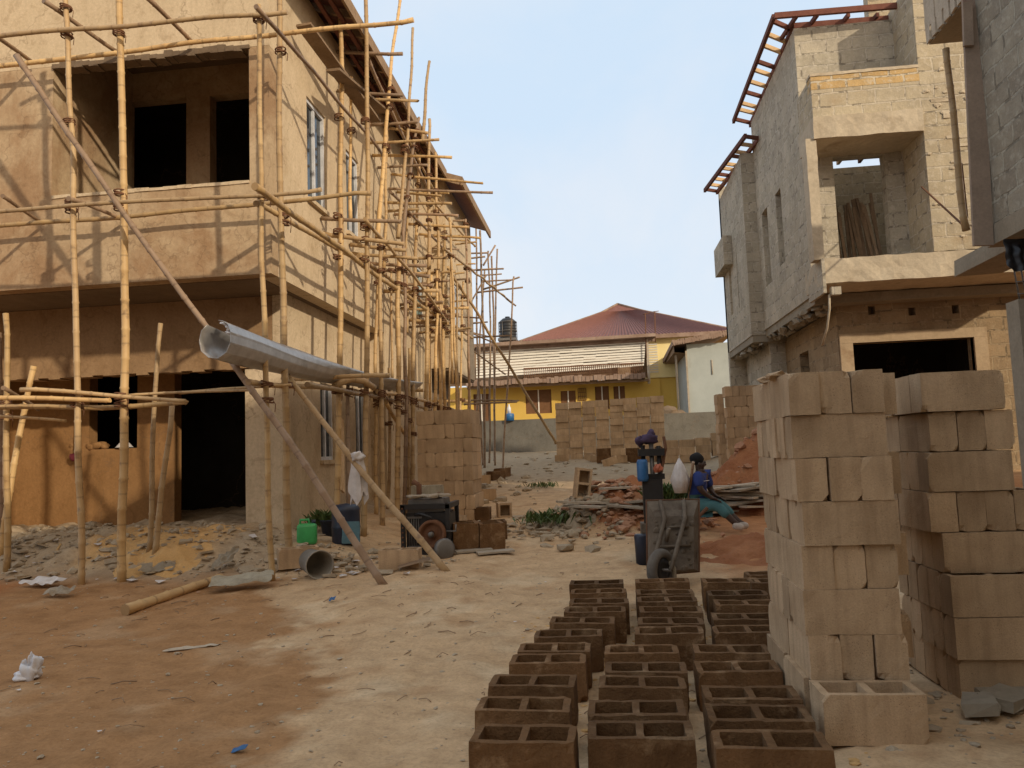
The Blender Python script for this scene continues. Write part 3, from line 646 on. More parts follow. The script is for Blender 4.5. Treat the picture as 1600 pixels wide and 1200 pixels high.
MB().wall((5.0, 5.2, -.1), -uy, uz, ux, 19.2, ZN-.1, .2).wall((5.0, 5.2, -.1), ux, uz, -uy, 3.0, ZN-.1, .2).box((8.0, 5.2, -.1), (8.2, YN, ZN-.22)).build('lower_wall', MT['masonry_dark'], NB)
p0, p1 = atY(1586, 470, 8.6), atY(1604, 800, 8.6)
MB().box((p0.x-.02, 8.5, .0), (p0.x+.22, 8.75, p0.z)).build('post', MT['concrete_grey'], NB)
mb = MB()
for dx in (0, .07, .14):
    mb.tube([(p0.x+.02+dx, 8.55, p0.z), (p0.x+dx, 8.56, p0.z+.3), (p0.x-.01+dx, 8.58, ZN-.3)], .008, 5)
for k in range(4): mb.tube([(p0.x+.0, 8.54, p0.z+.06+k*.13), (p0.x+.17, 8.54, p0.z+.065+k*.13)], .006, 5)
mb.build('rebar', MT['steel_grey'], NB)
PSX = (p0.x, ZN)
# unseen houses added to shade the yard and cut low sky glow
SH = empty('unseen_shade_house', (13, 0, 0), 'unseen house added behind the camera on the right to shade the yard', 'house')
MB().box((10.6, -9, -.2), (16, 5.5, 5.9)).build('wall', MT['fence'], SH)
SH2 = empty('unseen_shade_house', (-3, -14, 0), 'unseen long house added behind the camera to block low sky light', 'house')
MB().box((-16, -17, -.2), (4.0, -11, 6.0)).build('wall', MT['fence'], SH2)
bp0, bp1 = atY(1478, 74, 9.9), atY(1509, 352, 9.9)

# ================================================================= bamboo scaffolding
def bamboo(name, p0, p1, r0, r1, parent, mat='bamboo', bend=.028, n=8, sag=None):
    q_ = rnd.uniform(.84, 1.1); r0 *= q_; r1 *= q_
    p0 = Vector(p0); p1 = Vector(p1); L = (p1-p0).length; d = (p1-p0)/L
    a = d.cross(Vector((.3, .2, 1))).normalized(); c = d.cross(a)
    ph = rnd.uniform(0, 6.28); am = bend*L*.25; pts = []; rad = []
    off = Vector((rnd.uniform(0, 50),)*3); kinks = max(1, int(L/.34))
    for i in range(kinks+1):
        for dv, k in ((-.02, .97), (0, 1.14), (.02, .97)):
            v = i*.34+dv+.17
            if v < 0 or v > L: continue
            t = v/L; w = math.sin(math.pi*t)*am
            q = p0+d*v+a*w*math.cos(ph)+c*w*math.sin(ph)+(a*noise.noise(off+Vector((v*.9, 0, 0)))+c*noise.noise(off+Vector((0, v*.9, 0))))*.034*min(1, L/2)
            if sag: q.z -= sag*math.sin(math.pi*t)
            pts.append(q); rad.append((r0+(r1-r0)*t)*k*.9)
    pts.insert(0, p0); rad.insert(0, r0); pts.append(p1); rad.append(r1)
    mb = MB().tube(pts, rad, n); return mb.build(name, MT[mat], parent)
def lash(p, r, parent, d):
    mb = MB(); d = Vector(d).normalized(); a = d.cross(Vector((0,.3,1))).normalized() if abs(d.z) < .9 else Vector((1,0,0)); c = d.cross(a)
    for k in range(3):
        o = p+d*(k-1)*.022; tl = rnd.uniform(-.02, .02)
        mb.tube([o+(a*math.cos(t)+c*math.sin(t))*r+d*tl*math.cos(t) for t in [i*math.pi/5 for i in range(11)]], .009, 5, cap=False)
    mb.tube([p+a*r, p+a*(r+.03)-d*.05, p+a*(r+.02)-d*.13], .005, 4)
    return mb.build('lashing', MT['rust'], parent)
def seg_close(a0, a1, b0, b1):
    u = a1-a0; v = b1-b0; w = a0-b0; a = u.dot(u); b = u.dot(v); c = v.dot(v); d = u.dot(w); e = v.dot(w); D = a*c-b*b
    if D < 1e-6: return None
    s = (b*e-c*d)/D; t = (a*e-b*d)/D
    if 0 < s < 1 and 0 < t < 1: return a0+u*s, b0+v*t
def scaffold(S, uprights, others):
    for u in uprights:
        for q in others:
            r = seg_close(u[0], u[1], q[0], q[1])
            if r and (r[0]-r[1]).length < .26: lash(r[0], .062, u[2], u[1]-u[0])
FS = empty('bamboo_scaffold', (-5.2, 8.3, .3), 'bamboo scaffold of tall poles and paired rails across the front of the cream house', 'scaffold')
SS = empty('bamboo_scaffold', (-3.4, 13, .3), 'long bamboo scaffold receding along the sunlit side wall of the cream house', 'scaffold')
DS = empty('bamboo_scaffold', (-3.6, 25, 1), 'thin distant bamboo scaffold against the sky beyond the cream house', 'scaffold')
def toground(p0, p1, dz=.06):
    """carry the pole top p0 -> p1 on until it enters the ground"""
    d = (p1-p0).normalized(); p = Vector(p1)
    for _ in range(60):
        dh = p.z-(hgt(p.x, p.y)-dz)
        if abs(dh) < .005: break
        p += d*(dh/abs(d.z))
    return p
fu, fo = [], []
def fpole(top, bot, Y, r=.045, ground=True, mat='bamboo', Yb=None):
    p = atY(*top, Y); q = atY(*bot, Yb or Y)
    if ground: q = toground(p, q)
    o = bamboo('pole', q, p, r*1.08, r*.86, FS, mat); fu.append((q, p, o)); return o
def frail(a, b, Y, r=.034, name='rail', Y2=None, mat='bamboo', par=None, sag=0):
    p = atY(*a, Y); q = atY(*b, Y2 or Y); o = bamboo(name, p, q, r, r*.88, par or FS, mat, sag=sag); (fo if par is None else so2).append((p, q)); return o
so2 = []
YO, YI = 8.05, 8.75
fpole((102, -30), (127, 915), YO, .046); fpole((185, -30), (190, 880), YO+.05, .047)
fpole((404, 8), (424, 892), YO, .040); fpole((9, 490), (10, 842), 8.5, .040); fpole((53, 572), (4, 842), 8.9, .042, Yb=8.75)
fpole((251, 505), (233, 836), 8.75, .036); fpole((269, 632), (246, 832), 8.6, .036)
fpole((-3, 520), (-1, 842), 8.9, .05, mat='bamboo_brown')
frail((-30, 59), (449, 19), YO-.09, .036); frail((-30, 107), (646, 31), YI, .038)
frail((-30, 333), (502, 296), YO-.09, .034); frail((-30, 355), (580, 302), YI, .036)
frail((-30, 622), (172, 625), 7.92, .032); frail((-30, 637), (292, 630), 8.16, .034); frail((32, 609), (290, 627), 7.93, .030); frail((190, 619), (390, 607), 8.2, .022); frail((280, 614), (455, 601), 8.3, .022)
frail((-20, 650), (103, 658), 8.3, .02)
for a, b in (((-14, 52), (50, 97)), ((68, 1), (184, 82)), ((228, -6), (301, 67)), ((4, 306), (64, 347)), ((107, 310), (192, 343)), ((5, 606), (60, 640))):
    frail(a, b, 7.9, .03, 'putlog', Y2=8.9, mat='bamboo_brown')
frail((26, 87), (392, 605), 7.84, .038, 'brace', Y2=7.98, mat='bamboo_brown')
p = atY(345, 540, 7.9); q = onground(603, 912); q.z -= .05; bamboo('brace', q, p, .047, .04, FS, 'bamboo_brown'); fo.append((q, p))
p = atY(448, 585, 8.85); q = onground(702, 892); q.z -= .05; bamboo('brace', q, p, .044, .034, FS); BR = (p, q)
scaffold(FS, fu, fo)
# --- side scaffold
su = []
def spole(top, bot, X, r=.045, ground=False, mat='bamboo'):
    p = atX(*top, X); q = atX(*bot, X)
    if ground: q = toground(p, q)
    o = bamboo('pole', q, p, r*1.08, r*.8, SS, mat); su.append((q, p, o))
XA, XB = -3.35, -3.68
spole((436, -30), (453, 842), XB, .046, True); spole((531, -30), (524, 760), XB, .044, True); spole((571, -40), (568, 848), XA, .05, True)
spole((627, -30), (590, 372), XA, .046); spole((645, 44), (622, 372), XA, .042); spole((671, 96), (660, 222), XA, .04)
spole((654, 184), (629, 366), XA-.05, .044, mat='bamboo_brown'); spole((656, 196), (649, 408), XB, .042); spole((671, 186), (670, 420), XA, .042)
spole((595, 372), (597, 740), XA, .047, True); spole((590, 427), (588, 790), XB, .04, True); spole((623, 400), (622, 740), XA, .05, True)
spole((650, 378), (645, 740), XA, .048, True); spole((671, 378), (667, 700), XA, .046, True); spole((674, 430), (674, 700), XB, .038, True)
spole((680, 238), (687, 690), XA, .042, True); spole((694, 350), (698, 690), XA, .036, True); spole((702, 340), (713, 690), -2.95, .040, True)
spole((704, 420), (700, 690), -3.3, .03, True); spole((730, 398), (734, 690), -2.95, .034, True); spole((724, 440), (722, 690), -3.25, .03, True)
spole((640, 545), (637, 760), XA+.05, .04, True); spole((608, 575), (606, 770), XB, .04, True); spole((545, 590), (545, 770), XB, .042, True, 'bamboo_brown')
spole((549, 120), (548, 345), XB, .036); spole((604, 200), (600, 420), XB, .036); spole((637, 330), (636, 520), XB, .034); spole((612, 420), (613, 590), XB-.1, .03)
def putlog(l, r, X=-3.98, rad=.036, mat='bamboo'):
    p = atX(*l, X); q = atY(*r, p.y); bamboo('putlog', p, q, rad, rad*.9, SS, mat); so2.append((p, q))
for l, r in (((527, 81), (629, 84)), ((548, 155), (653, 158)), ((527, 142), (630, 149)), ((580, 195), (653, 191)), ((600, 199), (669, 208)), ((575, 223), (686, 218)), ((582, 243), (706, 246)), ((612, 272), (754, 286)),
             ((607, 295), (770, 301)), ((601, 316), (706, 318)), ((616, 335), (716, 337)), ((635, 350), (733, 355)), ((655, 366), (751, 372)), ((502, 341), (626, 347)), ((504, 365), (632, 381)), ((547, 382), (635, 391)),
             ((550, 396), (653, 404)), ((580, 412), (666, 415)), ((597, 421), (671, 432)), ((622, 444), (676, 446)), ((600, 455), (686, 454)), ((625, 476), (692, 472)), ((627, 482), (693, 473)), ((655, 485), (733, 481)), ((652, 494), (717, 491)),
             ((640, 500), (700, 505)), ((655, 520), (735, 512)), ((620, 300), (690, 306)), ((590, 262), (668, 258)), ((603, 330), (655, 326)), ((625, 405), (700, 403)), ((640, 428), (712, 424))):
    putlog(l, r, mat='bamboo' if rnd.random() < .75 else 'bamboo_brown')
for l, r in (((453, 592), (609, 587)), ((560, 603), (625, 600)), ((600, 607), (661, 610)), ((625, 610), (656, 610)), ((663, 627), (735, 627)), ((600, 598), (640, 596))): putlog(l, r, -4.2, .04)
for k in range(6):
    px = rnd.uniform(628, 728); X = rnd.choice((-3.3, -3.5, -3.1)) if px < 690 else -2.95
    if k < 12: spole((px, rnd.uniform(330, 480)), (px+rnd.uniform(-4, 4), rnd.uniform(560, 690)), X, rnd.uniform(.028, .038), k % 2 == 0, 'bamboo' if k % 3 else 'bamboo_brown')
for k in range(20):
    px = rnd.uniform(628, 690); py = 700-(700-rnd.uniform(300, 520))*1.0
    putlog((px, py), (px+rnd.uniform(40, 70), py+rnd.uniform(-8, 6)), rad=.028, mat='bamboo' if k % 2 else 'bamboo_brown')
def srail(a, b, X, r=.036, name='rail', X2=None, mat='bamboo'):
    p = atX(*a, X); q = atX(*b, X2 or X); bamboo(name, p, q, r, r*.9, SS, mat); so2.append((p, q))
srail((400, 10), (598, 243), -3.52, .034, mat='bamboo_brown'); srail((398, 291), (738, 528), -3.42, .042); srail((570, 342), (702, 508), -3.25, .036); srail((675, 312), (742, 385), -3.2, .034); srail((693, 388), (800, 474), -2.9, .034)
srail((547, 30), (640, 220), -3.62, .04, 'rail', mat='bamboo_brown'); srail((575, 92), (672, 302), -3.5, .036, 'rail', mat='bamboo_brown'); srail((600, 140), (690, 320), -3.62, .034)
srail((388, 597), (592, 616), -3.75, .04); srail((480, 601), (672, 640), -3.6, .04); srail((590, 612), (735, 650), -3.4, .036); srail((603, 628), (640, 690), -3.5, .036, 'brace')
srail((400, 318), (600, 430), -3.75, .036); srail((560, 400), (700, 500), -3.7, .034); srail((610, 300), (720, 420), -3.6, .032, 'brace', mat='bamboo_brown')
pts = [atY(522, 604, 10.2), atY(534, 596, 10.3), atY(550, 592, 10.4), atY(568, 595, 10.5), atY(585, 606, 10.7)]
MB().tube(pts, [.05, .055, .05, .048, .045], 8).build('bent_branch', MT['bamboo'], SS)
p = atX(700, 417, -3.3); q = atY(868, 690, 26); bamboo('brace', q-Vector((0,0,.05)), p, .05, .036, SS); so2.append((p, q))
scaffold(SS, su, so2)
# --- far scaffold
def dpole(top, bot, Y, r=.045, ground=True):
    p = atY(*top, Y); q = atY(*bot, Y); q = toground(p, q) if ground else q; bamboo('pole', q, p, r, r*.8, DS, 'bamboo_brown', n=6)
for t, b_, Y in (((744, 334), (753, 680), 25), ((750, 360), (756, 680), 24.2), ((763, 392), (764, 680), 26), ((777, 389), (774, 680), 25), ((803, 432), (788, 690), 24), ((768, 400), (772, 680), 27), ((757, 420), (745, 680), 26)): dpole(t, b_, Y)
for a, b_, Y in (((710, 407), (758, 401), 24), ((727, 396), (762, 395), 25), ((745, 422), (787, 420), 24.4), ((750, 430), (784, 428), 25), ((752, 440), (802, 437), 24.3), ((745, 457), (817, 449), 24.2), ((755, 452), (812, 433), 24.6), ((715, 423), (770, 420), 24.3),
                 ((738, 505), (762, 503), 24), ((740, 527), (800, 524), 24.2), ((733, 519), (768, 527), 25), ((720, 512), (770, 535), 24), ((725, 632), (808, 628), 24), ((700, 626), (810, 626), 24.2)):
    bamboo('rail', atY(*a, Y), atY(*b_, Y), .035, .03, DS, 'bamboo_brown', n=6)
for a, b_, Y in (((755, 415), (774, 383), 24), ((737, 470), (760, 430), 24), ((760, 440), (806, 478), 24.2), ((735, 545), (790, 585), 24.4)):
    bamboo('brace', atY(*a, Y), atY(*b_, Y), .034, .03, DS, 'bamboo_brown', n=6)
# --- things on the scaffold
mb = MB()
for k in range(2):
    a, c = (atY(474, 38, 9.6), atX(585, 190, -3.5)) if k == 0 else (atX(520, 96, -3.55), atX(600, 165, -3.5))
    if k == 0: tag(MB().bar(a, c, .22, .035).build('plank', MT['wood']), 'dark rough plank slanting across bamboo rails under the eave, nearest one', 'plank')
    else: tag(MB().bar(a-Vector((0,0,.12)), c-Vector((0,0,.12)), .2, .035).build('plank', MT['wood']), 'shorter dark plank lying on putlogs below the slanting eave plank', 'plank')
# rolled aluminium sheet
a = atY(336, 531, 7.25); c = atX(640, 606, -3.55); d = (c-a); L = d.length; d.normalize(); sx = d.cross(uz).normalized(); sz = sx.cross(d)
mb = MB(); nn = 30; P = []
pa = [(-.07, .15), (-.13, .10), (-.16, 0), (-.14, -.10), (-.07, -.17), (.03, -.18), (.11, -.13), (.145, -.05), (.155, -.03), (.15, .05), (.155, .07), (.12, .15), (.06, .185), (.02, .19)]
pb = [(-.22, .05), (-.20, .01), (-.17, -.02), (-.13, -.045), (-.06, -.06), (.02, -.06), (.08, -.05), (.12, -.035), (.13, -.02), (.16, .0), (.17, .015), (.20, .03), (.23, .06), (.24, .085)]
for j in range(nn):
    t = j/(nn-1); w_ = sm(-.15, .75, t); row = []
    for (x0_, z0_), (x1_, z1_) in zip(pa, pb):
        k = noise.noise(Vector((x0_*9, t*6, 2)))*.012
        q = a+d*L*t+sx*((x0_+(x1_-x0_)*w_)*1.08+k)+sz*((z0_+(z1_-z0_)*w_)*1.08+k); q.z -= .10*math.sin(math.pi*t); row.append(q)
    P.append(row)
mm = len(pa)
for j in range(nn-1):
    for i in range(mm-1): mb.quad([P[j][i], P[j][i+1], P[j+1][i+1], P[j+1][i]], smooth=i not in (6, 8, 10))
RS = mb.build('rolled_sheet', MT['alu']); weld(RS); s_ = RS.modifiers.new('thick', 'SOLIDIFY'); s_.thickness = .004
tag(RS, 'long rolled aluminium roofing sheet lying on the low bamboo rails with open dark end', 'metal sheet')
wm = MB()
for k in range(7):
    th = R_(20+k*11); q = a+d*(.03+.02*k)+sx*.15*math.cos(th)+sz*.19*math.sin(th); wm.blob(q, .03, 1, .4, k, (1, 1.6, .6), smooth=True)
o = wm.build('plaster_splash', MT['white_plastic'], RS, False)
# rag on the brace
t = .52; rp = BR[0].lerp(BR[1], .46)
def cloth(name, mat, corner, u, v, nu, nv, fold, seed, label, cat, parent=None):
    mb = MB(); P = []
    for j in range(nv):
        row = []
        for i in range(nu):
            q = corner+u*(i/(nu-1))+v*(j/(nv-1)); n = u.cross(v).normalized() if u.cross(v).length > 1e-6 else uy
            q = q+n*fold*noise.noise(Vector((i*.55+seed*5, j*.22, seed)))*2+u.normalized()*fold*.7*noise.noise(Vector((j*.5, i*.4, seed+9)))
            row.append(q)
        P.append(row)
    for j in range(nv-1):
        for i in range(nu-1): mb.quad([P[j][i], P[j][i+1], P[j+1][i+1], P[j+1][i]], smooth=True)
    o = mb.build(name, mat, parent); weld(o); s_ = o.modifiers.new('t', 'SOLIDIFY'); s_.thickness = .004; o.modifiers.new('s', 'SUBSURF').levels = 1
    return tag(o, label, cat) if label else o
mb = MB(); P = []
for j in range(14):
    row = []
    for i in range(13):
        s_ = i/12; tt = j/13; ang = 2*math.pi*s_
        w_ = .075+.05*tt+.02*noise.noise(Vector((i*.8, j*.3, 2))); k = .5+.5*abs(math.cos(ang*2.5))
        q = rp+Vector((w_*math.cos(ang)*k, .06*math.sin(ang)*k, .10-tt*(.52+.08*math.sin(ang*3)))); row.append(q)
    P.append(row)
for j in range(13):
    for i in range(12): mb.quad([P[j][i], P[j][i+1], P[j+1][i+1], P[j+1][i]], smooth=True)
mb.blob(rp+Vector((.0, -.02, .06)), .07, 3, .3, 3, (1.1, 1, .9), smooth=True)
tag(mb.build('rag', MT['white_cloth']), 'dirty white rag knotted round the slanting bamboo brace and hanging down', 'rag')
p, q = onground(195, 962), onground(345, 912)
tag(bamboo('bamboo_pole', p+Vector((0,0,.05)), q+Vector((0,0,.06)), .058, .05, None, bend=.01), 'thick cut bamboo pole lying loose on the brown earth at left', 'bamboo pole')
tag(bamboo('bamboo_pole', onground(75, 950)*0+atY(70, 905, 8.6), atY(95, 850, 8.9), .02, .015, None, 'bamboo', bend=.25), 'thin bent bamboo stick poking from the rubble at far left', 'bamboo pole')
tag(MB().bar(atX(534, 655, -3.95), atX(535, 768, -3.8), .13, .03, up=Vector((1,0,0))).build('board', MT['wood_pale']), 'pale upright board leaning on the side wall between two narrow ground floor windows', 'board')
# ================================================================= sandcrete blocks
def block_mesh(name, mat, L=.45, W=.15, H=.225, holes=True, seed=0, jit=.003, dents=2):
    r = random.Random(seed); bm = bmesh.new(); e = .030 if W < .2 else .034; g = .034
    xs = [0, e, L/2-g/2, L/2+g/2, L-e, L]; ys = [0, e, W-e, W]
    def isin(i, j): return not (holes and j == 1 and i in (1, 3))
    V = {}
    def vt(i, j, k):
        if (i, j, k) not in V: V[(i, j, k)] = bm.verts.new((xs[i]-L/2, ys[j]-W/2, (0, H)[k]))
        return V[(i, j, k)]
    for i in range(5):
        for j in range(3):
            if not isin(i, j):
                bm.faces.new([vt(i, j, 0), vt(i+1, j, 0), vt(i+1, j+1, 0), vt(i, j+1, 0)][::1] if False else [bm.verts.new((xs[a]-L/2, ys[b]-W/2, .03)) for a, b in ((i, j), (i+1, j), (i+1, j+1), (i, j+1))])
                continue
            bm.faces.new([vt(i, j, 1), vt(i+1, j, 1), vt(i+1, j+1, 1), vt(i, j+1, 1)]); bm.faces.new([vt(i, j+1, 0), vt(i+1, j+1, 0), vt(i+1, j, 0), vt(i, j, 0)])
            for di, dj, a, b in ((-1, 0, (i, j+1), (i, j)), (1, 0, (i+1, j), (i+1, j+1)), (0, -1, (i, j), (i+1, j)), (0, 1, (i+1, j+1), (i, j+1))):
                ii, jj = i+di, j+dj
                if 0 <= ii < 5 and 0 <= jj < 3 and isin(ii, jj): continue
                bm.faces.new([vt(*a, 0), vt(*b, 0), vt(*b, 1), vt(*a, 1)])
    ed = [x for x in bm.edges if len(x.link_faces) == 2 and x.calc_face_angle(0) > 1]
    bmesh.ops.bevel(bm, geom=ed, offset=.0025, segments=1, affect='EDGES', profile=.5)
    lng = [x for x in bm.edges if x.calc_length() > .06]; bmesh.ops.subdivide_edges(bm, edges=lng, cuts=2, use_grid_fill=True)
    lng = [x for x in bm.edges if x.calc_length() > .06]; bmesh.ops.subdivide_edges(bm, edges=lng, cuts=1, use_grid_fill=True)
    off = Vector((seed*7.1, seed*3.3, seed))
    dn = [(Vector((r.choice((-L/2, L/2)), r.choice((-W/2, W/2)), r.choice((0, H)))), r.uniform(.02, .045)) for _ in range(dents)]
    dn += [(Vector((r.uniform(-L/2, L/2), r.choice((-W/2, W/2)), r.choice((0, H)))), r.uniform(.015, .03)) for _ in range(dents)]
    c = Vector((0, 0, H/2))
    for v in bm.verts:
        n = noise.noise_vector(v.co*6+off)*jit*.5+noise.noise_vector(v.co*45+off)*jit*.55
        for q, rr in dn:
            dd = (v.co-q).length
            if dd < rr: n += (c-v.co).normalized()*(rr-dd)*.55
        v.co += n
    bmesh.ops.recalc_face_normals(bm, faces=bm.faces)
    me = bpy.data.meshes.new(name); bm.to_mesh(me); bm.free(); me.materials.append(MT[mat]); return me
BM = {'t': [block_mesh('sandcrete_block', 'block', .448, .147, .222, True, k, dents=2+k % 3) for k in range(10)],
      'd': [block_mesh('sandcrete_block', 'block_damp', .45, .225, .228, True, 20+k, .008, 3+k % 3) for k in range(10)],
      'w': [block_mesh('sandcrete_block', 'block', .448, .222, .222, True, 40+k, .004, 2) for k in range(4)],
      'g': [block_mesh('sandcrete_block', 'block_grey', .45, .222, .222, False, 60+k, .003, 2) for k in range(2)]}
def block(kind, loc, rz, label, group, rx=0, ry=0):
    o = bpy.data.objects.new('sandcrete_block', rnd.choice(BM[kind])); COL.objects.link(o)
    o.location = loc; o.rotation_euler = (rx, ry, rz)
    return tag(o, label, 'block', group)
ORD = ['lowest', 'second', 'third', 'fourth', 'fifth', 'sixth', 'seventh', 'eighth', 'ninth', 'tenth', 'eleventh', 'twelfth']
J = lambda a: rnd.uniform(-a, a)
PI2 = math.pi/2
# tall tower in front
G = 'tan blocks of the tall front tower'
p = onground(1283, 1122); x0, y0 = atY(1284, 1085, 3.72).x, 3.72
ztop1 = atY(1350, 1085, 3.72).z; block('w', (x0+.225, y0+.11, ztop1-.224), J(.02), 'single tan block with holes showing at the foot of the tall front tower', G)
H = .2135; yt = 3.96; zb = atY(1350, 1063, yt).z-H
for c in range(8):
    z = zb+.0+c*H; ox, oy = J(.018), J(.02)
    xl_ = x0+.005+ox; yl = yt+oy
    if c == 0: yl += .06
    cn_ = 'lowest' if c == 0 else 'topmost' if c == 7 else ORD[c]
    if c % 2 == 0 and c != 0:      # stretchers across
        for k in range(6):
            w_ = ('front' if k == 0 else ['', 'second', 'third', 'fourth', 'fifth', 'rearmost'][k])
            block('t', (xl_+.225+J(.012), yl+.075+k*.152, z), J(.015), f'tan block lying crosswise, {w_} of the {cn_} course in the tall front tower', G)
    else:
        for k in range(3):
            block('t', (xl_+.075+k*.151+J(.004), yl+.225+J(.012), z), PI2+J(.012), f'tan end-on block, front {["left", "middle", "right"][k]} of the {cn_} course in the tall front tower', G)
        for k in (1, 2): block('t', (xl_+.075+k*.151, yl+.685, z), PI2+J(.01), f'tan {["", "middle", "right"][k]} hidden block added behind the {cn_} course in the tall front tower', G)  # hidden rear blocks added to darken the gap between the towers
        block('t', (xl_+.075+J(.01), yl+.685, z), PI2+J(.02), f'tan block behind the left end-on one, {cn_} course of the tall front tower', G)
zt = zb+8*H
for o in bpy.data.objects:
    if o.get('group') == G and o is not scene and abs(o.location.z-(ztop1-.224)) > 1e-6: o.scale.z = H/.2235
mbk = MB()
for k in range(7): mbk.blob((x0+.06+J(.05), yt+.28+k*.05, zt+.008), .055, 2, .45, 5+k, (1.1, 1.2, .4))
tag(mbk.build('mortar_cake', MT['block']), 'flat crust of dried sand mortar on top of the tall front block tower', 'mortar')
for c in range(8):
    z = zb+c*H
    cn_ = 'lowest' if c == 0 else 'topmost' if c == 7 else ORD[c]
    if c % 2: block('t', (x0+.57+J(.01), yt+.62+J(.02), z), J(.03)+PI2, f'tan block behind the right edge of the tall front tower, {cn_} course', G)
    else: block('t', (x0+.40+J(.01), yt+1.0+J(.01), z), J(.03), f'tan block behind the right edge of the tall front tower, {cn_} course', G)
# second tower behind right
G = 'tan blocks of the dark second tower at right'
x2, y2 = atY(1446, 700, 4.62).x, 4.62; z2 = hgt(x2+.3, y2)-.02
for c in range(8):
    z = z2+c*.2265; ox, oy = J(.03)+(.0 if c > 3 else .035), J(.03)-(.05 if c < 3 else 0); cn_ = 'lowest' if c == 0 else 'topmost' if c == 7 else ORD[c]
    if c % 2 == 1:
        for k in range(5): block('t', (x2+.225+ox, y2+oy+.075+k*.153, z), J(.02), f'tan crosswise block, {["front", "second", "third", "fourth", "rearmost"][k]} of the {cn_} course in the dark second tower', G)
        if c < 5: block('t', (x2+.69+ox, y2+oy+.08, z), J(.03), f'tan block at the right end of the {cn_} course in the dark second tower', G)
    else:
        if c in (0, 2):
            block('t', (x2+.225+ox, y2+oy+.075, z), J(.03), f'tan block at the front left of the {cn_} course in the dark second tower', G)
            block('t', (x2+.70+ox, y2+oy+.09, z), J(.03), f'tan block at the front right of the {cn_} course in the dark second tower', G)
            for k in range(1, 5): block('t', (x2+.225+ox, y2+oy+.075+k*.153, z), J(.02), f'tan block, {["", "second", "third", "fourth", "rearmost"][k]} back in the {cn_} course of the dark second tower', G)
        else:
            for k in range(4 if c < 5 else 3): block('t', (x2+.075+k*.152+ox, y2+oy+.225, z), PI2+J(.015), f'tan end-on block, {["left", "second", "third", "right"][k]} one in the {cn_} course of the dark second tower', G)
            block('t', (x2+.075+ox, y2+oy+.68, z), PI2+J(.02), f'tan block behind the left end-on one, {cn_} course of the dark second tower', G)
# drying rows
G = 'damp hollow blocks drying in rows on the ground'
rows = {'left': [(-.40, 3.34), (-.44, 3.72), (-.425, 4.065), (-.38, 4.6), (-.36, 4.85), (-.285, 5.18), (-.20, 5.45), (-.115, 5.72), (-.085, 5.96), (-.09, 6.3), (-.105, 6.57)],
        'middle': [(.105, 3.38), (.10, 3.67), (.145, 4.1), (.18, 4.38), (.18, 4.83), (.38, 5.21), (.41, 5.46), (.435, 5.72), (.43, 5.98), (.435, 6.25), (.45, 6.66)],
        'right': [(.62, 3.23), (.64, 3.6), (.67, 3.92), (.69, 4.44), (.72, 4.84), (.90, 5.26), (.93, 5.52), (1.0, 5.88), (.98, 6.14), (.99, 6.49)]}
fromfront = ['first', 'second', 'third', 'fourth', 'fifth', 'sixth', 'seventh', 'eighth', 'ninth', 'tenth', 'last']
for rn, L_ in rows.items():
    for k, (x, y) in enumerate(L_):
        block('d', (x, y+.1125, hgt(x, y+.1)-.004), J(.025)-.02, f'dark damp two-hole block, {fromfront[k] if k < len(L_)-1 else "last"} from the camera in the {rn} drying row', G, J(.008), J(.012))
for x, y, lb in ((1.35, 6.55, 'nearer'), (1.40, 6.95, 'farther')):
    block('d', (x, y, hgt(x, y)), J(.05), f'dark damp block beside the tall tower past the right drying row, {lb} one', G)
# corner stack by the cream house
G = 'tan blocks stacked by the cream house'
ys = 12.1; xs_ = atY(651, 690, ys).x; zs = hgt(xs_+.4, ys)-.02
for c in range(8):
    z = zs+c*.2265; cn_ = 'lowest' if c == 0 else 'topmost' if c == 7 else ORD[c]; o_ = J(.02)
    pat = [('s', 0), ('h', .45), ('h', .60), ('h', .75)] if c % 3 == 0 else [('h', 0), ('h', .15), ('s', .30), ('h', .75)] if c % 3 == 1 else [('h', 0), ('s', .15), ('h', .60), ('h', .75)]
    for k, (t, dx) in enumerate(pat):
        pl = ['left end', 'second', 'third', 'right end'][k]
        if t == 's': block('t', (xs_+dx+.225+o_, ys+.075, z), J(.02), f'tan lengthwise block in the {cn_} course of the stack by the cream house', G)
        else: block('t', (xs_+dx+.075+o_, ys+.225, z), PI2+J(.02), f'tan end-on block, {pl} of the {cn_} course in the stack by the cream house', G)
    block('t', (xs_+.82+o_, ys+.69, z), PI2+J(.02), f'tan block behind the {cn_} course\'s right end in the stack by the cream house', G)
for k, dz in enumerate((0, .225)):
    p = atY(667, 760-k*30, 11.2); zz = hgt(p.x, 11.2)+.25
    block('g', (p.x, 11.2, zz+dz), J(.03), f'smooth greenish grey block before the stack by the cream house, {"lower" if k == 0 else "upper"} of two', 'grey blocks by the tan stack')
for k, dx in enumerate((0, .46)):
    p = atY(667, 790, 11.2); block('t', (p.x-.1+dx, 11.2, hgt(p.x, 11.2)+.02), J(.05), f'tan block under the grey blocks by the cream house, {"left" if k == 0 else "right"} one', G)
# far wall of blocks
G = 'tan blocks stacked in a long wall at the back of the yard'
yw = 27; xw = atY(868, 660, yw).x; zw = hgt(xw+1.5, yw)-.05; ztop = atY(945, 628, yw).z; nc = 9
for i in range(8):
    for c in range(nc):
        cn_ = 'lowest' if c == 0 else 'topmost' if c == nc-1 else ORD[c]
        block('t' if (c+i) % 3 else 'w', (xw+.225+i*.468+c*.006*(1 if i > 3 else .2)+J(.01), yw+.08+J(.015), zw+c*.2275+i*.014), J(.02), f'tan block, {cn_} course of the far block wall, {["first", "second", "third", "fourth", "fifth", "sixth", "seventh", "eighth"][i]} column from left', G)
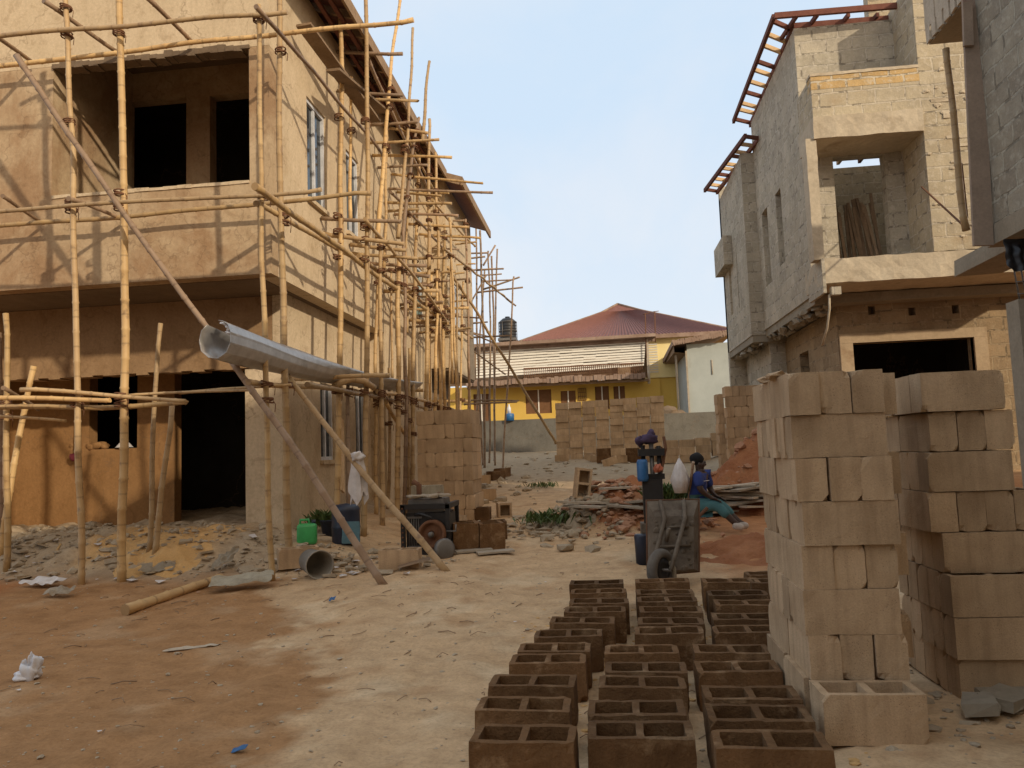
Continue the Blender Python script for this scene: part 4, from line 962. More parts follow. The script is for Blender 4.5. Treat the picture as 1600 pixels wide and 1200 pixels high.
# stack beside the grey house
G = 'tan blocks stacked beside the grey block house'
ya = 17.2; xa = atY(1136, 650, ya).x; za = hgt(xa+.3, ya)-.25; na = 10
for c in range(na):
    z = za+c*.2265; cn_ = 'lowest' if c == 0 else 'topmost' if c == na-1 else ORD[c]; o_ = J(.02)
    pat = [('h', 0), ('h', .15), ('h', .30), ('s', .45)] if c % 2 else [('s', 0), ('s', .455)]
    for k, (t, dx) in enumerate(pat):
        if t == 's': block('t', (xa+dx+.225+o_, ya+.075, z), J(.02), f'tan {"left" if dx == 0 else "right"} lengthwise block, {cn_} course of the stack beside the grey house', G)
        else: block('t', (xa+dx+.075+o_, ya+.225, z), PI2+J(.02), f'tan {["left", "middle", "right"][k]} end-on block, {cn_} course of the stack beside the grey house', G)
    if c > 1: block('t', (xa-.02+o_, ya+.85, z-.12), PI2+J(.03), f'tan block, {ORD[c-2]} from below, rear column of the stack beside the grey house', G)
# scattered blocks
G = 'loose blocks about the yard'
def loose(kind, px, py, rz, label, rx=0, ry=0, dz=0):
    p = onground(px, py); return block(kind, (p.x, p.y, p.z+dz), rz, label, G, rx, ry)
p = atY(907, 735, 11.55); block('w', (p.x, 11.55, hgt(p.x, 11.55)+.22), 0, 'two-hole block standing on end on the rubble with its holes facing the camera', G).rotation_euler = (PI2, PI2+.14, .22)
loose('d', 727, 857, PI2+.25, 'brown damp block on a thin board beside the black engine, left of two').scale = (1, 1.4, 1.45); loose('d', 766, 857, PI2+.3, 'brown damp block on a thin board beside the black engine, right of two').scale = (1, 1.4, 1.45)
loose('d', 722, 842, .1, 'brown block behind the left damp block beside the black engine'); loose('d', 778, 840, PI2+.2, 'brown end-on block behind the right damp block beside the black engine')
loose('d', 745, 815, 0, 'brown block in the row behind the damp blocks, middle one'); loose('w', 786, 806, PI2, 'tan block standing on end with both holes facing the path', 0, PI2, .0).rotation_euler = (PI2, PI2, .3)
loose('t', 752, 757, .3, 'tan block lying past the stack by the cream house, lit one'); loose('d', 775, 750, .9, 'dark end-on block past the stack by the cream house, nearer one'); loose('d', 785, 745, 1.0, 'dark end-on block past the stack by the cream house, farther one')
loose('t', 740, 768, 1.2, 'tan block lying askew at the foot of the stack by the cream house'); loose('t', 757, 782, .4, 'dusty tan block beside the path below the lit loose block')
loose('w', 626, 889, .06, 'wide tan block lying in the rubble in front of the black engine'); loose('w', 466, 886, .5, 'tan block in the rubble left of the grey bucket')
for k, (px, py, kind, ry) in enumerate(((878, 722, 't', 0), (893, 712, 'w', 0), (925, 722, 'w', .35), (955, 728, 'w', -.3), (975, 712, 't', 0), (945, 706, 't', 0))):
    o = loose(kind, px, py, J(.4), ['small tan block alone on the dusty ground left of the upright two-hole block', 'tan block on the ground behind the upright two-hole block', 'tan block tilting against its neighbour right of the upright two-hole block', 'tan block leaning the other way behind the red clods', 'tan block at the foot of the far block wall, right one', 'tan block at the foot of the far block wall, middle one'][k], 0, ry, .02)
G = 'tan blocks in the low stacks before the grey wall'
for k in range(6):
    x = atY(1050, 700, 23.5).x+.47*k-.05; y = 23.4+J(.12)
    for c in range(3):
        block('w', (x+J(.03), y, hgt(x, y)+c*.226), J(.12), f'tan block, {["lowest", "middle", "topmost"][c]} in the {ORD[k] if k else "first"} low column before the grey wall, counting from left', G)
for k in range(5):
    x = atY(944, 700, 24.6).x+.45*k; y = 24.4+J(.12)
    for c in range(2):
        block('w' if k % 2 else 'd', (x+J(.03), y, hgt(x, y)+c*.226), J(.2), f'{"tan" if k % 2 else "brown"} block, {["lower", "upper"][c]} in the {ORD[k] if k else "first"} low pile at the foot of the far block wall', G)

q0, q1 = atY(1478, 76, 10.0), atY(1510, 360, 10.0)
tag(bamboo('bamboo_prop', q1, q0, .052, .046, None, 'bamboo', bend=.01), 'single bamboo prop standing under the overhanging slab of the near right house', 'bamboo prop')
tag(MB().tube([atY(1503, 255, 10.1), atY(1512, 340, 10.1)], .008, 5).tube([atY(1517, 245, 10.1), atY(1519, 300, 10.1)], .008, 5).build('iron_rods', MT['rust']), 'two thin iron rods standing beside the bamboo prop on the near slab', 'iron rod')

rnd.seed(77)
cloth('plastic_sheet', MT['tank'], Vector((PSX[0]-.13, 8.46, PSX[1]-.24)), Vector((.34, .05, 0)), Vector((.02, -.02, -.36)), 12, 12, .045, 6, 'torn black plastic sheet hanging from the near right slab above the rebar post', 'plastic sheet')
# ================================================================= back of the yard
FY = 33
MB().wall((-9, FY, .9), ux, uz, uy, 18, 1.9, .2).build('wall', MT['fence']).name = 'boundary_wall'
bw = bpy.data.objects['boundary_wall']; tag(bw, 'low grey rendered boundary wall across the back of the yard', 'wall')
rnd.seed(5)
YH = empty('yellow_house', (2, 42, 1.4), 'yellow two storey house with red hipped roof and white louvre screen behind the yard wall', 'house')
Y1 = 40
a = atY(735, 680, Y1); c = atY(1012, 580, Y1)
def hp(l, t, r, b_, Y): return pxh(l, t, r, b_, Y)
zl = 1.3; zt1 = atY(880, 598, Y1).z
hl = [hp(822, 608, 861, 647, Y1), hp(877, 610, 899, 640, Y1), hp(931, 603, 951, 640, Y1), hp(960, 603, 976, 640, Y1), hp(741, 615, 764, 664, Y1)]
MB().wall((a.x-3, Y1, zl), ux, uz, uy, c.x-a.x+3.6, zt1-zl, .2, holes_u(hl, a.x-3, zl)).build('lower_wall', MT['yellow'], YH)
for i, h_ in enumerate(hl):
    f = MB().box((h_[0], Y1+.08, h_[1]), (h_[2], Y1+.12, h_[3])).build('door' if i in (2, 3, 4) else 'window', MT['door_brown'], YH)
    MB().box(((h_[0]+h_[2])/2-.03, Y1+.04, h_[1]), ((h_[0]+h_[2])/2+.03, Y1+.078, h_[3])).build('frame', MT['slat_white'], f)
# grille
mb = MB(); g0 = atY(903, 607, Y1-.1); g1 = atY(916, 625, Y1-.1)
for k in range(5): mb.box((g0.x+(g1.x-g0.x)*k/4-.015, Y1-.05, g1.z), (g0.x+(g1.x-g0.x)*k/4+.015, Y1-.02, g0.z))
for k in range(4): mb.box((g0.x, Y1-.055, g1.z+(g0.z-g1.z)*k/3-.012), (g1.x, Y1-.018, g1.z+(g0.z-g1.z)*k/3+.012))
mb.build('window_grille', MT['rust'], YH)
# canopy over the ground floor
z0 = atY(880, 597, 38.6).z; xa_ = atY(728, 600, 38.6).x; xb_ = atY(1009, 590, 38.6).x
mb = MB()
for k in range(46):
    x = xa_+(xb_-xa_)*k/46; w_ = (xb_-xa_)/46
    mb.box((x, 38.6+J(.04), z0+J(.03)), (x+w_-.01, Y1+.3, z0+.28+J(.06)))
mb.build('canopy_slab', MT['roof_rust'], YH)
MB().box((xa_, 38.9, z0-.12), (xb_+.2, 39.1, z0-.002)).build('canopy_beam', MT['wood'], YH)
# upper veranda
sA_z = atY(744, 541, 40.8).z-.1
MB().wall((a.x-3, Y1+.8, z0+.25), ux, uz, uy, c.x-a.x+3.6, sA_z-z0-.25, .2).build('upper_wall', MT['wood'], YH)
sA, sB = atY(744, 548, 39.2), atY(1009, 533, 39.2); sC, sD = atY(744, 592, 39.2), atY(1006, 572, 39.2)
ns = 10
for k in range(ns):
    t0, t1 = k/ns, (k+.76)/ns
    q = [sA.lerp(sC, t0), sB.lerp(sD, t0), sB.lerp(sD, t1), sA.lerp(sC, t1)]
    mb = MB(); n = 14
    for i in range(n):
        u0, u1 = i/n, (i+1)/n; jz = Vector((0, 0, J(.012)))
        A, B_, C_, D_ = q[0].lerp(q[1], u0)+jz, q[0].lerp(q[1], u1)+jz, q[3].lerp(q[2], u1)+jz, q[3].lerp(q[2], u0)+jz
        off = Vector((0, .025, 0)); mb.quad([D_, C_, B_+off*0+off, A+off]); mb.quad([A+off, B_+off, C_+Vector((0,.03,0)), D_+Vector((0,.03,0))])
    mb.build('louvre_slat', MT['slat_white'], YH)
MB().box((sB.x, 39.15, sD.z-.9), (sB.x+.12, 39.35, sB.z+.1)).build('veranda_post', MT['wood_grey'], YH)
mb = MB()
rx0, rx1 = sC.x+2.5, sD.x
for k in range(60):
    x = rx0+(rx1-rx0)*k/60; mb.box((x, 39.2, z0+.28), (x+.03, 39.23, z0+.28+.55))
mb.box((rx0, 39.18, z0+.82), (rx1, 39.25, z0+.87)); mb.build('veranda_railing', MT['rust'], YH)
ev0, ev1 = atY(742, 541, 38.9), atY(1024, 524, 38.9)
mb = MB().bar(ev0, ev1, .5, .16).bar(ev0+Vector((0,.3,-.16)), ev1+Vector((0,.3,-.16)), .08, .2); mb.build('veranda_eave', MT['roof_rust'], YH)
# cream upper block
MB().box((sB.x+.1, Y1, atY(1030, 590, Y1).z), (sB.x+2.6, 46, atY(1030, 527, Y1).z)).build('cream_wall', MT['cream'], YH)
MB().box((sB.x+.1, Y1+.1, 1.3), (sB.x+3.0, 46, atY(1030, 590, Y1).z-.004)).build('side_wall', MT['yellow'], YH)
mb = MB()
for k in range(12): mb.box((sB.x+.14, Y1-.03, atY(1015, 535, Y1).z-.15-k*.13), (sB.x+.62, Y1-.002, atY(1015, 535, Y1).z-.08-k*.13))
mb.build('breeze_block_vent', MT['slat_white'], YH)
# hipped roof with gablet
e0, e1 = atY(812, 532, 39.6), atY(1150, 517, 39.6); ze = (e0.z+e1.z)/2
e0.z = e1.z = ze; ap = atY(965, 475, 45); g0_, g1_ = atY(940, 487, 44.6), atY(1002, 486, 44.6)
zg = (g0_.z+g1_.z)/2; g0_.z = g1_.z = zg
mb = MB(); b0, b1 = e0+Vector((0, 18, 0)), e1+Vector((0, 18, 0)); rb = ap+Vector((0, 8, 0))
def ribbed(A, B_, C_, D_, n):
    for i in range(n):
        u0, u1, um = i/n, (i+1)/n, (i+.72)/n
        up_ = Vector((0, 0, .05))
        mb.quad([A.lerp(B_, u0), A.lerp(B_, um), D_.lerp(C_, um), D_.lerp(C_, u0)])
        mb.quad([A.lerp(B_, um), A.lerp(B_, (um+u1)/2)+up_, D_.lerp(C_, (um+u1)/2)+up_, D_.lerp(C_, um)])
        mb.quad([A.lerp(B_, (um+u1)/2)+up_, A.lerp(B_, u1), D_.lerp(C_, u1), D_.lerp(C_, (um+u1)/2)+up_])
ribbed(e0, e1, g1_, g0_, 64); mb.quad([g0_, g1_, ap]); mb.quad([b0, e0, g0_, ap, rb]); mb.quad([e1, b1, rb, ap, g1_]); mb.quad([b1, b0, rb])
mb.build('roof', MT['roof_red'], YH)
mb = MB().bar(e0-Vector((0,0,.1)), e1-Vector((0,0,.1)), .06, .2).tube([e0, g0_, ap], .07, 6).tube([e1, g1_, ap], .07, 6); mb.build('fascia', MT['roof_rust'], YH)
MB().quad([e0+Vector((0,.1,-.06)), b0+Vector((0,0,-.06)), b1+Vector((0,0,-.06)), e1+Vector((0,.1,-.06))]).build('roof_underside', MT['wood'], YH)
mb = MB(); p = atY(1010, 560, 39); q = atY(1008, 489, 39); mb.tube([p, q], .03, 6).tube([q+Vector((-.12,0,-.08)), q+Vector((.25,0,0))], .02, 5)
tag(mb.build('aerial_mast', MT['rust']), 'thin rusty aerial mast rising in front of the red roof, left one', 'aerial mast')
mb = MB(); p = atY(1024, 535, 39); q = atY(1023, 487, 39); mb.tube([p, q], .03, 6).tube([q+Vector((-.1,0,0)), q+Vector((.2,0,.02))], .02, 5)
tag(mb.build('aerial_mast', MT['rust']), 'thin rusty aerial mast above the eave of the red roof, right one', 'aerial mast')
# water tank
p = atY(794, 530, 43); r = atY(806, 510, 43).x-p.x; zt_ = atY(794, 495, 43).z
WT = empty('water_tank', (p.x, 43, p.z), 'black ribbed water tank standing on the rusty roof left of the red roof', 'water tank')
h = zt_-p.z; prof = [(0, 0), (r, 0)]
for k in range(6): z = h*.78*k/6; prof += [(r, z+.02), (r*1.04, z+.06), (r*1.04, z+.12), (r, z+.16)]
prof += [(r*.98, h*.8), (r*.6, h*.92), (r*.3, h*.93), (r*.3, h), (0, h)]
MB().lathe(prof, 20, Matrix.Translation((p.x, 43, p.z))).build('tank_body', MT['tank'], WT)
mb = MB()
for dx in (-.9, .3): mb.box((p.x+dx*r, 42.5, p.z-1.6), (p.x+dx*r+.1, 43.4, p.z-.005))
mb.box((p.x-r*1.1, 42.4, p.z-.14), (p.x+r*1.1, 43.6, p.z-.003)); mb.build('tank_stand', MT['steel_grey'], WT)
mb = MB()
for k in range(6): mb.tube([(p.x+r*1.1*math.cos(k*1.05), 43+r*1.1*math.sin(k*1.05), p.z), (p.x+r*1.1*math.cos(k*1.05), 43+r*1.1*math.sin(k*1.05), p.z+h*.75)], .02, 5)
for z in (.35, .75): mb.tube([(p.x+r*1.1*math.cos(k*.42), 43+r*1.1*math.sin(k*.42), p.z+h*z) for k in range(16)], .02, 5, cap=False)
mb.build('tank_cage', MT['steel_grey'], WT)
AR = MB(); q0, q1 = atY(700, 545, 40.5), atY(812, 535, 40.5)
slab_pts = [q0, q1, q1+Vector((0, 5, .5)), q0+Vector((0, 5, .5))]
AR.quad(slab_pts).quad([v+Vector((0,0,-.15)) for v in reversed(slab_pts)]).bar(q0, q1, .1, .2)
AR.build('annex_roof', MT['roof_rust'], YH)
# pale house by the grey house
PH = empty('pale_house', (4.5, 29, 1.3), 'pale blue grey low house with rusty overhanging roof between the yellow and block houses', 'house')
Yp = 35.5; xl0 = atY(1076, 600, Yp).x; zt0 = atY(1080, 548, Yp).z
MB().wall((xl0, Yp, 1.0), ux, uz, uy, 4.5, zt0-1.0+.3, .2, [(atY(1150, 600, Yp).x-xl0, .9, atY(1157, 600, Yp).x-xl0, 2.3)]).wall((xl0, Yp+5, 1.0), -uy, uz, ux, 4.8, zt0-.7, .2).build('wall', MT['grey_white'], PH)
MB().box((atY(1150, 600, Yp).x, Yp+.1, 1.9), (atY(1157, 600, Yp).x, Yp+.14, 3.3)).build('window', MT['tank'], PH)
r0, r1 = atY(1051, 533, Yp-.5), atY(1140, 517, Yp-.5)
mb = MB(); d0 = r0+Vector((-.05, 6, -.3)); d1 = r1+Vector((0, 6, .3))
mb.quad([r0, r1, d1, d0]).quad([d0+Vector((0,0,-.12)), d1+Vector((0,0,-.12)), r1+Vector((0,0,-.12)), r0+Vector((0,0,-.12))])
for k in range(24):
    A = r0.lerp(r1, k/24); B_ = r0.lerp(r1, (k+1)/24); mb.bar(A+Vector((0,-.01,-.08+J(.02))), B_+Vector((0,-.01,-.08+J(.02))), .05, .24+J(.04))
mb.bar(r0+Vector((0,0,-.1)), d0+Vector((0,0,-.1)), .06, .22); mb.build('roof', MT['roof_rust'], PH)
mb = MB(); s0 = Vector((xl0, Yp, zt0-.05)); mb.quad([r0+Vector((.05,.05,-.5)), Vector((xl0-.01, Yp, zt0-.1)), Vector((xl0-.01, Yp+4.5, zt0-.1)), r0+Vector((.05,5,-.5))])
mb.quad([r0+Vector((.03,.02,-.12)), r0+Vector((.05,.05,-.5)), r0+Vector((.05,5,-.5)), r0+Vector((.03,5,-.12))]); mb.build('soffit', MT['wood'], PH)
MB().box((xl0-.5, Yp+.4, 1.0), (xl0-.42, Yp+.5, zt0-.1)).box((xl0-.08, Yp-.08, 1.0), (xl0-.004, Yp-.004, zt0)).build('post', MT['wood_grey'], PH)
mb = MB().tube([atY(1112, 562, Yp-.02), atY(1113, 585, Yp-.02)], .03, 6); mb.build('drain_pipe', MT['wood_grey'], PH)
# oddments along the wall
p = atY(796, 652, 32.95); J0 = empty('plastic_drum', p, 'small blue drum with pale bottle standing on the grey boundary wall', 'drum')
MB().lathe([(0, -.15), (.2, -.15), (.21, .1), (.18, .16), (0, .16)], 14, Matrix.Translation(p)).build('body', MT['blue_plastic'], J0)
MB().lathe([(0, .16), (.08, .165), (.08, .4), (.03, .5), (.03, .56), (0, .56)], 10, Matrix.Translation(p)).build('bottle', MT['white_plastic'], J0)
p = atY(1040, 628, 31); mb = MB()
for k in range(12): mb.blob((p.x+J(.8), 34.2+J(.3), 2.75+J(.3)), .4, 2, .3, k, (1.3, 1, .7))
tag(mb.build('tarpaulin', MT['soffit']), 'dark tarpaulin heap behind the grey wall beside the pale house', 'tarpaulin')
# ================================================================= person
PR = empty('person', (1.7, 10.6, .3), 'person in a blue jersey and teal jeans sitting on a board pile, facing right', 'person')
def skin(name, V, E, rad, mat, parent, lv=2):
    me = bpy.data.meshes.new(name); me.from_pydata([tuple(v) for v in V], E, [])
    o = bpy.data.objects.new(name, me); COL.objects.link(o); o.parent = parent
    me.transform(Matrix.Translation(-parent.location))
    md = o.modifiers.new('skin', 'SKIN')
    for i, r in enumerate(rad):
        sv = me.skin_vertices[0].data[i]; sv.radius = (r, r) if not isinstance(r, tuple) else r; sv.use_root = i == 0
    md.use_smooth_shade = True; md.branch_smoothing = .6
    s_ = o.modifiers.new('sub', 'SUBSURF'); s_.levels = lv; s_.render_levels = lv
    me.materials.append(MT[mat]); return o
YP = 10.6
P = lambda x, y, Y=YP: atY(x, y, Y)
hip = P(1090, 787); wst = P(1091, 770); chest = P(1094, 750); neck0 = P(1094, 737); neck1 = P(1093, 732); head = P(1092, 724)
shr, shl = P(1090, 741, YP-.18), P(1102, 741, YP+.18)
elr, ell = P(1094, 765, YP-.25), P(1110, 764, YP+.22); wrr, wrl = P(1110, 778, YP-.2), P(1117, 776, YP+.12)
knr, knl = P(1120, 789, YP-.2), P(1124, 786, YP+.1); anr, anl = P(1147, 816, YP-.25), P(1155, 816, YP+.0); tor, tol = P(1160, 824, YP-.27), P(1167, 821, YP-.02)
hr, hl_ = hip+Vector((.02, -.1, -.02)), hip+Vector((.02, .1, -.02))
V = [hip, wst, chest, neck0, neck1, head+Vector((-.005, 0, -.03)), head+Vector((0, 0, .05)), shr, elr, wrr, shl, ell, wrl, hr, knr, anr, tor, hl_, knl, anl, tol]
E = [(0,1),(1,2),(2,3),(3,4),(4,5),(5,6),(2,7),(7,8),(8,9),(2,10),(10,11),(11,12),(0,13),(13,14),(14,15),(15,16),(0,17),(17,18),(18,19),(19,20)]
Rr = [.13, .12, .14, .066, .058, .085, .09, .062, .044, .030, .062, .044, .030, .085, .058, .042, .03, .085, .058, .042, .03]
# face: jaw, nose, brow; fingers
fx = Vector((1, -.15, 0)).normalized()
def addv(v, parent_i, r): V.append(v); Rr.append(r); E.append((parent_i, len(V)-1)); return len(V)-1
addv(V[5]+fx*.065+Vector((0,0,-.045)), 5, .035); addv(V[5]+fx*.105+Vector((0,0,.02)), 5, .016)
for w_i, dirv in ((9, fx), (12, fx)):
    pm = addv(V[w_i]+fx*.06+Vector((0,0,-.02)), w_i, .026)
    for k in range(4):
        f1 = addv(V[pm]+fx*.045+Vector((0, (k-1.5)*.02, -.012)), pm, .0095); addv(V[f1]+fx*.03+Vector((0, 0, -.028)), f1, .008)
    th_ = addv(V[w_i]+fx*.05+Vector((0, -.04, 0)), w_i, .011); addv(V[th_]+fx*.03+Vector((0, -.012, -.012)), th_, .009)
skin('body', V, E, Rr, 'skin', PR)
Vs = [hip+Vector((0,0,.0)), wst, chest, neck0+Vector((0,0,-.035)), shr, shr.lerp(elr, .9), shl, shl.lerp(ell, .9)]
skin('jersey', Vs, [(0,1),(1,2),(2,3),(2,4),(4,5),(2,6),(6,7)], [.155, .142, .165, .085, .085, .066, .085, .066], 'shirt', PR)
mb = MB(); q = P(1107, 752, YP-.2); mb.box(q+Vector((-.06, -.012, -.02)), q+Vector((.06, -.008, .03)), jit=.006)
Vj = [hip+Vector((0,0,-.02)), hr, knr, knr.lerp(anr, .72), hl_, knl, knl.lerp(anl, .72)]
skin('jeans', Vj, [(0,1),(1,2),(2,3),(0,4),(4,5),(5,6)], [.15, .108, .078, .064, .108, .078, .064], 'jeans', PR)
for A, B_ in ((anr, tor), (anl, tol)):
    skin('shoe', [A+Vector((-.03,0,-.03)), A.lerp(B_, .5)+Vector((0,0,-.02)), B_+Vector((.03,0,-.01))], [(0,1),(1,2)], [.06, .056, .042], 'shoe', PR)
mb = MB().blob(V[6]+Vector((-.012, 0, .012))-fx*.014, .094, 3, .06, 2, (1.02, .9, .92), smooth=True); mb.build('hair', MT['hair'], PR)
mb = MB()
for sgn in (-1, 1):
    mb.blob(V[5]+fx*.083+Vector((0, sgn*.035, .045)), .011, 1, 0)
    mb.blob(V[5]+Vector((-.0, sgn*.088, .02)), .022, 1, .1, 1, (1, .5, 1.3))
mb.build('eyes_and_ears', MT['skin'], PR)
mb = MB(); q = atY(1101, 753, YP-.19); mb.tube([q+Vector((-.05, .0, .0)), q+Vector((0, -.012, .012)), q+Vector((.06, .0, .018))], .012, 6, squash=.5); mb.build('chest_mark', MT['white_cloth'], PR)
# board piles
def boardpile(name, cx, cy, n, L, label, seed, spread=.5, zstep=.035):
    r = random.Random(seed); e = empty(name, (cx, cy, hgt(cx, cy)), label, 'boards'); z0 = hgt(cx, cy)+.02
    for k in range(n):
        a = r.uniform(-.55, .55)+(.15 if k % 2 else -.1); x = cx+r.uniform(-spread, spread); y = cy+r.uniform(-spread, spread)*.5; l = L*r.uniform(.55, 1.1)
        d = Vector((math.cos(a), math.sin(a), r.uniform(-.10, .10)))*l/2; c = Vector((x, y, z0+k*zstep*.55+r.uniform(0, .02)))
        MB().bar(c-d, c+d, r.uniform(.10, .24), .028).build('board', MT['wood_grey'], e)
    return e
p = onground(1150, 806); boardpile('board_pile', p.x+.1, p.y+.25, 30, 1.25, 'heap of dusty grey boards and offcuts that the seated person sits on', 3, .4, .026)
p = onground(945, 812); boardpile('board_pile', p.x, p.y+.2, 7, .9, 'low scatter of dusty grey boards on the path left of the block machine', 8, .5, .02)
p = onground(1010, 805); boardpile('board_pile', p.x+.1, p.y+.5, 9, .9, 'small heap of dusty boards behind the block machine', 11, .3, .025)
p = onground(735, 775); boardpile('board_pile', p.x+.1, p.y, 6, .7, 'dusty boards lying over the blocks behind the black engine', 14, .25, .03).location.z += .12
for k, (px, py) in enumerate(((738, 864), (772, 866))):
    q = onground(px, py); tag(MB().bar(q+Vector((-.2,-.02,.02)), q+Vector((.22,.12,.03)), .2, .022).build('board', MT['wood_grey']), f'thin grey board under the {"left" if k == 0 else "right"} damp block beside the engine', 'board')
# bags and plants by the person
def weed(name, c, n, h, spread, label):
    mb = MB()
    for k in range(n*2):
        a = rnd.uniform(0, 6.28); l = h*rnd.uniform(.3, 1.1); o = Vector((rnd.gauss(0, spread), rnd.gauss(0, spread), 0)); d = Vector((math.cos(a)*.5, math.sin(a)*.5, rnd.uniform(.5, 1.2))).normalized()
        s_ = d.cross(uz).normalized()*l*.08; b_ = c+o; m_ = b_+d*l*.55; t = b_+d*l+Vector((0, 0, -l*.2))
        mb.quad([b_, m_+s_, t, m_-s_], smooth=False)
    return tag(mb.build(name, MT['leaf']), label, 'plant')
p = atY(1044, 768, 10.9); weed('weed_plant', Vector((p.x, 10.9, p.z-.12)), 200, .34, .12, 'leafy green weed growing beside the seated person')
p = atY(866, 752, 11.2); weed('weed_plant', Vector((p.x, 11.2, hgt(p.x, 11.2))), 170, .26, .2, 'low green weeds on rubble left of the upright two-hole block')
p = onground(850, 762); weed('weed_plant', p, 70, .2, .2, 'small patch of weeds at the path edge in front of the other weeds')
pz = atY(1063, 755, 10.45); mb = MB()
for k in range(9):
    a = k*.7; mb.tube([(pz.x+.05*math.cos(a), 10.45+.05*math.sin(a), pz.z-.12), (pz.x+.09*math.cos(a), 10.45+.09*math.sin(a), pz.z+.05), (pz.x+.04*math.cos(a+.3), 10.45+.04*math.sin(a), pz.z+.22), (pz.x+.0, 10.45, pz.z+.33)], [.05, .06, .035, .012], 6, squash=.7)
tag(mb.build('plastic_bag', MT['white_cloth']), 'pale translucent carrier bag tied to a stick beside the seated person', 'plastic bag')
p0, p1 = onground(1072, 822), atY(1083, 722, 10.3); tag(bamboo('wooden_stick', p0, p1, .025, .02, None, 'bamboo_brown'), 'dark stick stuck upright in front of the seated person', 'stick')
# ================================================================= wheelbarrow tipped up on its nose
YW = 7.55; bp = onground(1046, 905); WB = empty('wheelbarrow', (bp.x, YW, hgt(bp.x, YW)), 'cement caked wheelbarrow tipped up on its nose, wheel towards the camera', 'wheelbarrow')
b0, b1, t0, t1 = atY(1012, 899, YW), atY(1092, 893, YW), atY(1010, 782, YW+.32), atY(1092, 780, YW+.32)
g = hgt(bp.x, YW)
def tray():
    mb = MB(); cy = Vector((0, 1, .3)).normalized()
    o = [b0.copy(), b1.copy(), t1.copy(), t0.copy()]; cen = sum(o, Vector())/4
    i_ = [cen+(v-cen)*.72-cy*.17 for v in o]
    mb.quad(i_)
    for k in range(4): mb.quad([o[k], o[(k+1) % 4], i_[(k+1) % 4], i_[k]])
    o_ = mb.build('tray', MT['barrow'], WB); weld(o_); s_ = o_.modifiers.new('t', 'SOLIDIFY'); s_.thickness = .01; bv = o_.modifiers.new('b', 'BEVEL'); bv.width = .03; bv.segments = 3; return i_
ii = tray()
wc = atY(1032, 873, YW-.33); wc.z = g+.19
rot = Matrix.Translation(wc) @ Matrix.Rotation(R_(-38), 4, 'Z') @ Matrix.Rotation(R_(90), 4, 'Y') @ Matrix.Rotation(R_(0), 4, 'X')
tw = MB(); pr = []
for k in range(13): a = 2*math.pi*k/12; pr.append((.145+.045*math.cos(a), .05*math.sin(a)))
tw.lathe(pr, 26, rot); wh_ = tw.build('wheel', MT['rubber'], WB)
MB().lathe([(0, -.012), (.06, -.03), (.108, -.03), (.108, .03), (.06, .03), (0, .012)], 22, rot).build('rim', MT['steel_dark'], wh_)
ax = rot.to_3x3() @ Vector((0, 0, 1)); MB().tube([wc-ax*.11, wc+ax*.11], .014, 8).build('axle', MT['steel_grey'], wh_)
for s_ in (-1, 1):
    a = wc+ax*.1*s_; c = ii[3].lerp(ii[2], .5+.34*s_)+Vector((0, -.03, 0)) if False else (ii[0].lerp(ii[3], .95) if s_ < 0 else ii[1].lerp(ii[2], .95))
    c = c+Vector((.09*(-s_), -.04, 0)); MB().tube([a, a.lerp(c, .35)+Vector((0,-.02,0)), c, c+Vector((.02*s_, .2, .16))], .021, 8).build('handle_rail', MT['barrow'], WB)
q = atY(1054, 886, YW-.3); MB().tube([(q.x, q.y, g+.0), (q.x-.01, q.y-.01, g+.2), (q.x-.05, q.y+.05, g+.26)], .022, 7).build('stand_leg', MT['concrete_grey'], WB)
MB().tube([ii[0].lerp(ii[3], .55)+Vector((.1,-.03,0)), ii[0].lerp(ii[3], .8)+Vector((.12,-.12,0))], .02, 7).build('stand_leg', MT['barrow'], WB)
mb = MB()
for k in range(34):
    u, v = rnd.random(), rnd.random(); q = ii[0].lerp(ii[1], u).lerp(ii[3].lerp(ii[2], u), v); mb.blob(q+Vector((0, -.008, 0)), rnd.uniform(.008, .03), 1, .4, k, (1.3, .4, 1.2))
o = mb.build('cement_crust', MT['barrow'], WB); o['kind'] = 'stuff'
MB().tube([ii[0].lerp(ii[3], .45)+Vector((.03, -.03, 0)), ii[1].lerp(ii[2], .45)+Vector((-.03, -.03, 0))], .014, 6).tube([ii[0].lerp(ii[3], .8)+Vector((.05, -.03, 0)), ii[1].lerp(ii[2], .8)+Vector((-.05, -.03, 0))], .014, 6).build('cross_brace', MT['barrow'], WB)
o = MB().tube([b0, b1, t1, t0, b0], .012, 6).build('tray_rim', MT['rust'], WB)
# ================================================================= block moulding machine
YK = 8.8; kp = atY(1020, 800, YK); kx = kp.x; kg = hgt(kx, YK)
KM = empty('block_machine', (kx, YK, kg), 'oily black block moulding machine with tall guide posts and blue motor behind the wheelbarrow', 'machine')
top = atY(1018, 690, YK).z
MB().box((kx-.17, YK-.15, kg+.05), (kx+.45, YK+.3, kg+.14)).box((kx-.15, YK-.12, kg-.05), (kx-.08, YK-.05, kg+.05)).box((kx+.34, YK-.12, kg-.05), (kx+.42, YK-.05, kg+.05)).build('base_frame', MT['steel_dark'], KM)
for dx in (-.075, .02, .10): MB().tube([(kx+dx, YK, kg+.14), (kx+dx+.0, YK, top-.05*abs(dx)*10)], .026, 8).build('guide_post', MT['steel_grey'] if dx == .02 else MT['steel_dark'], KM)
MB().box((kx-.12, YK-.05, top-.42), (kx+.15, YK+.05, top-.36)).build('yoke', MT['steel_dark'], KM)
MB().box((kx-.13, YK-.06, top-.16), (kx+.16, YK+.06, top-.08)).build('yoke', MT['steel_dark'], KM)
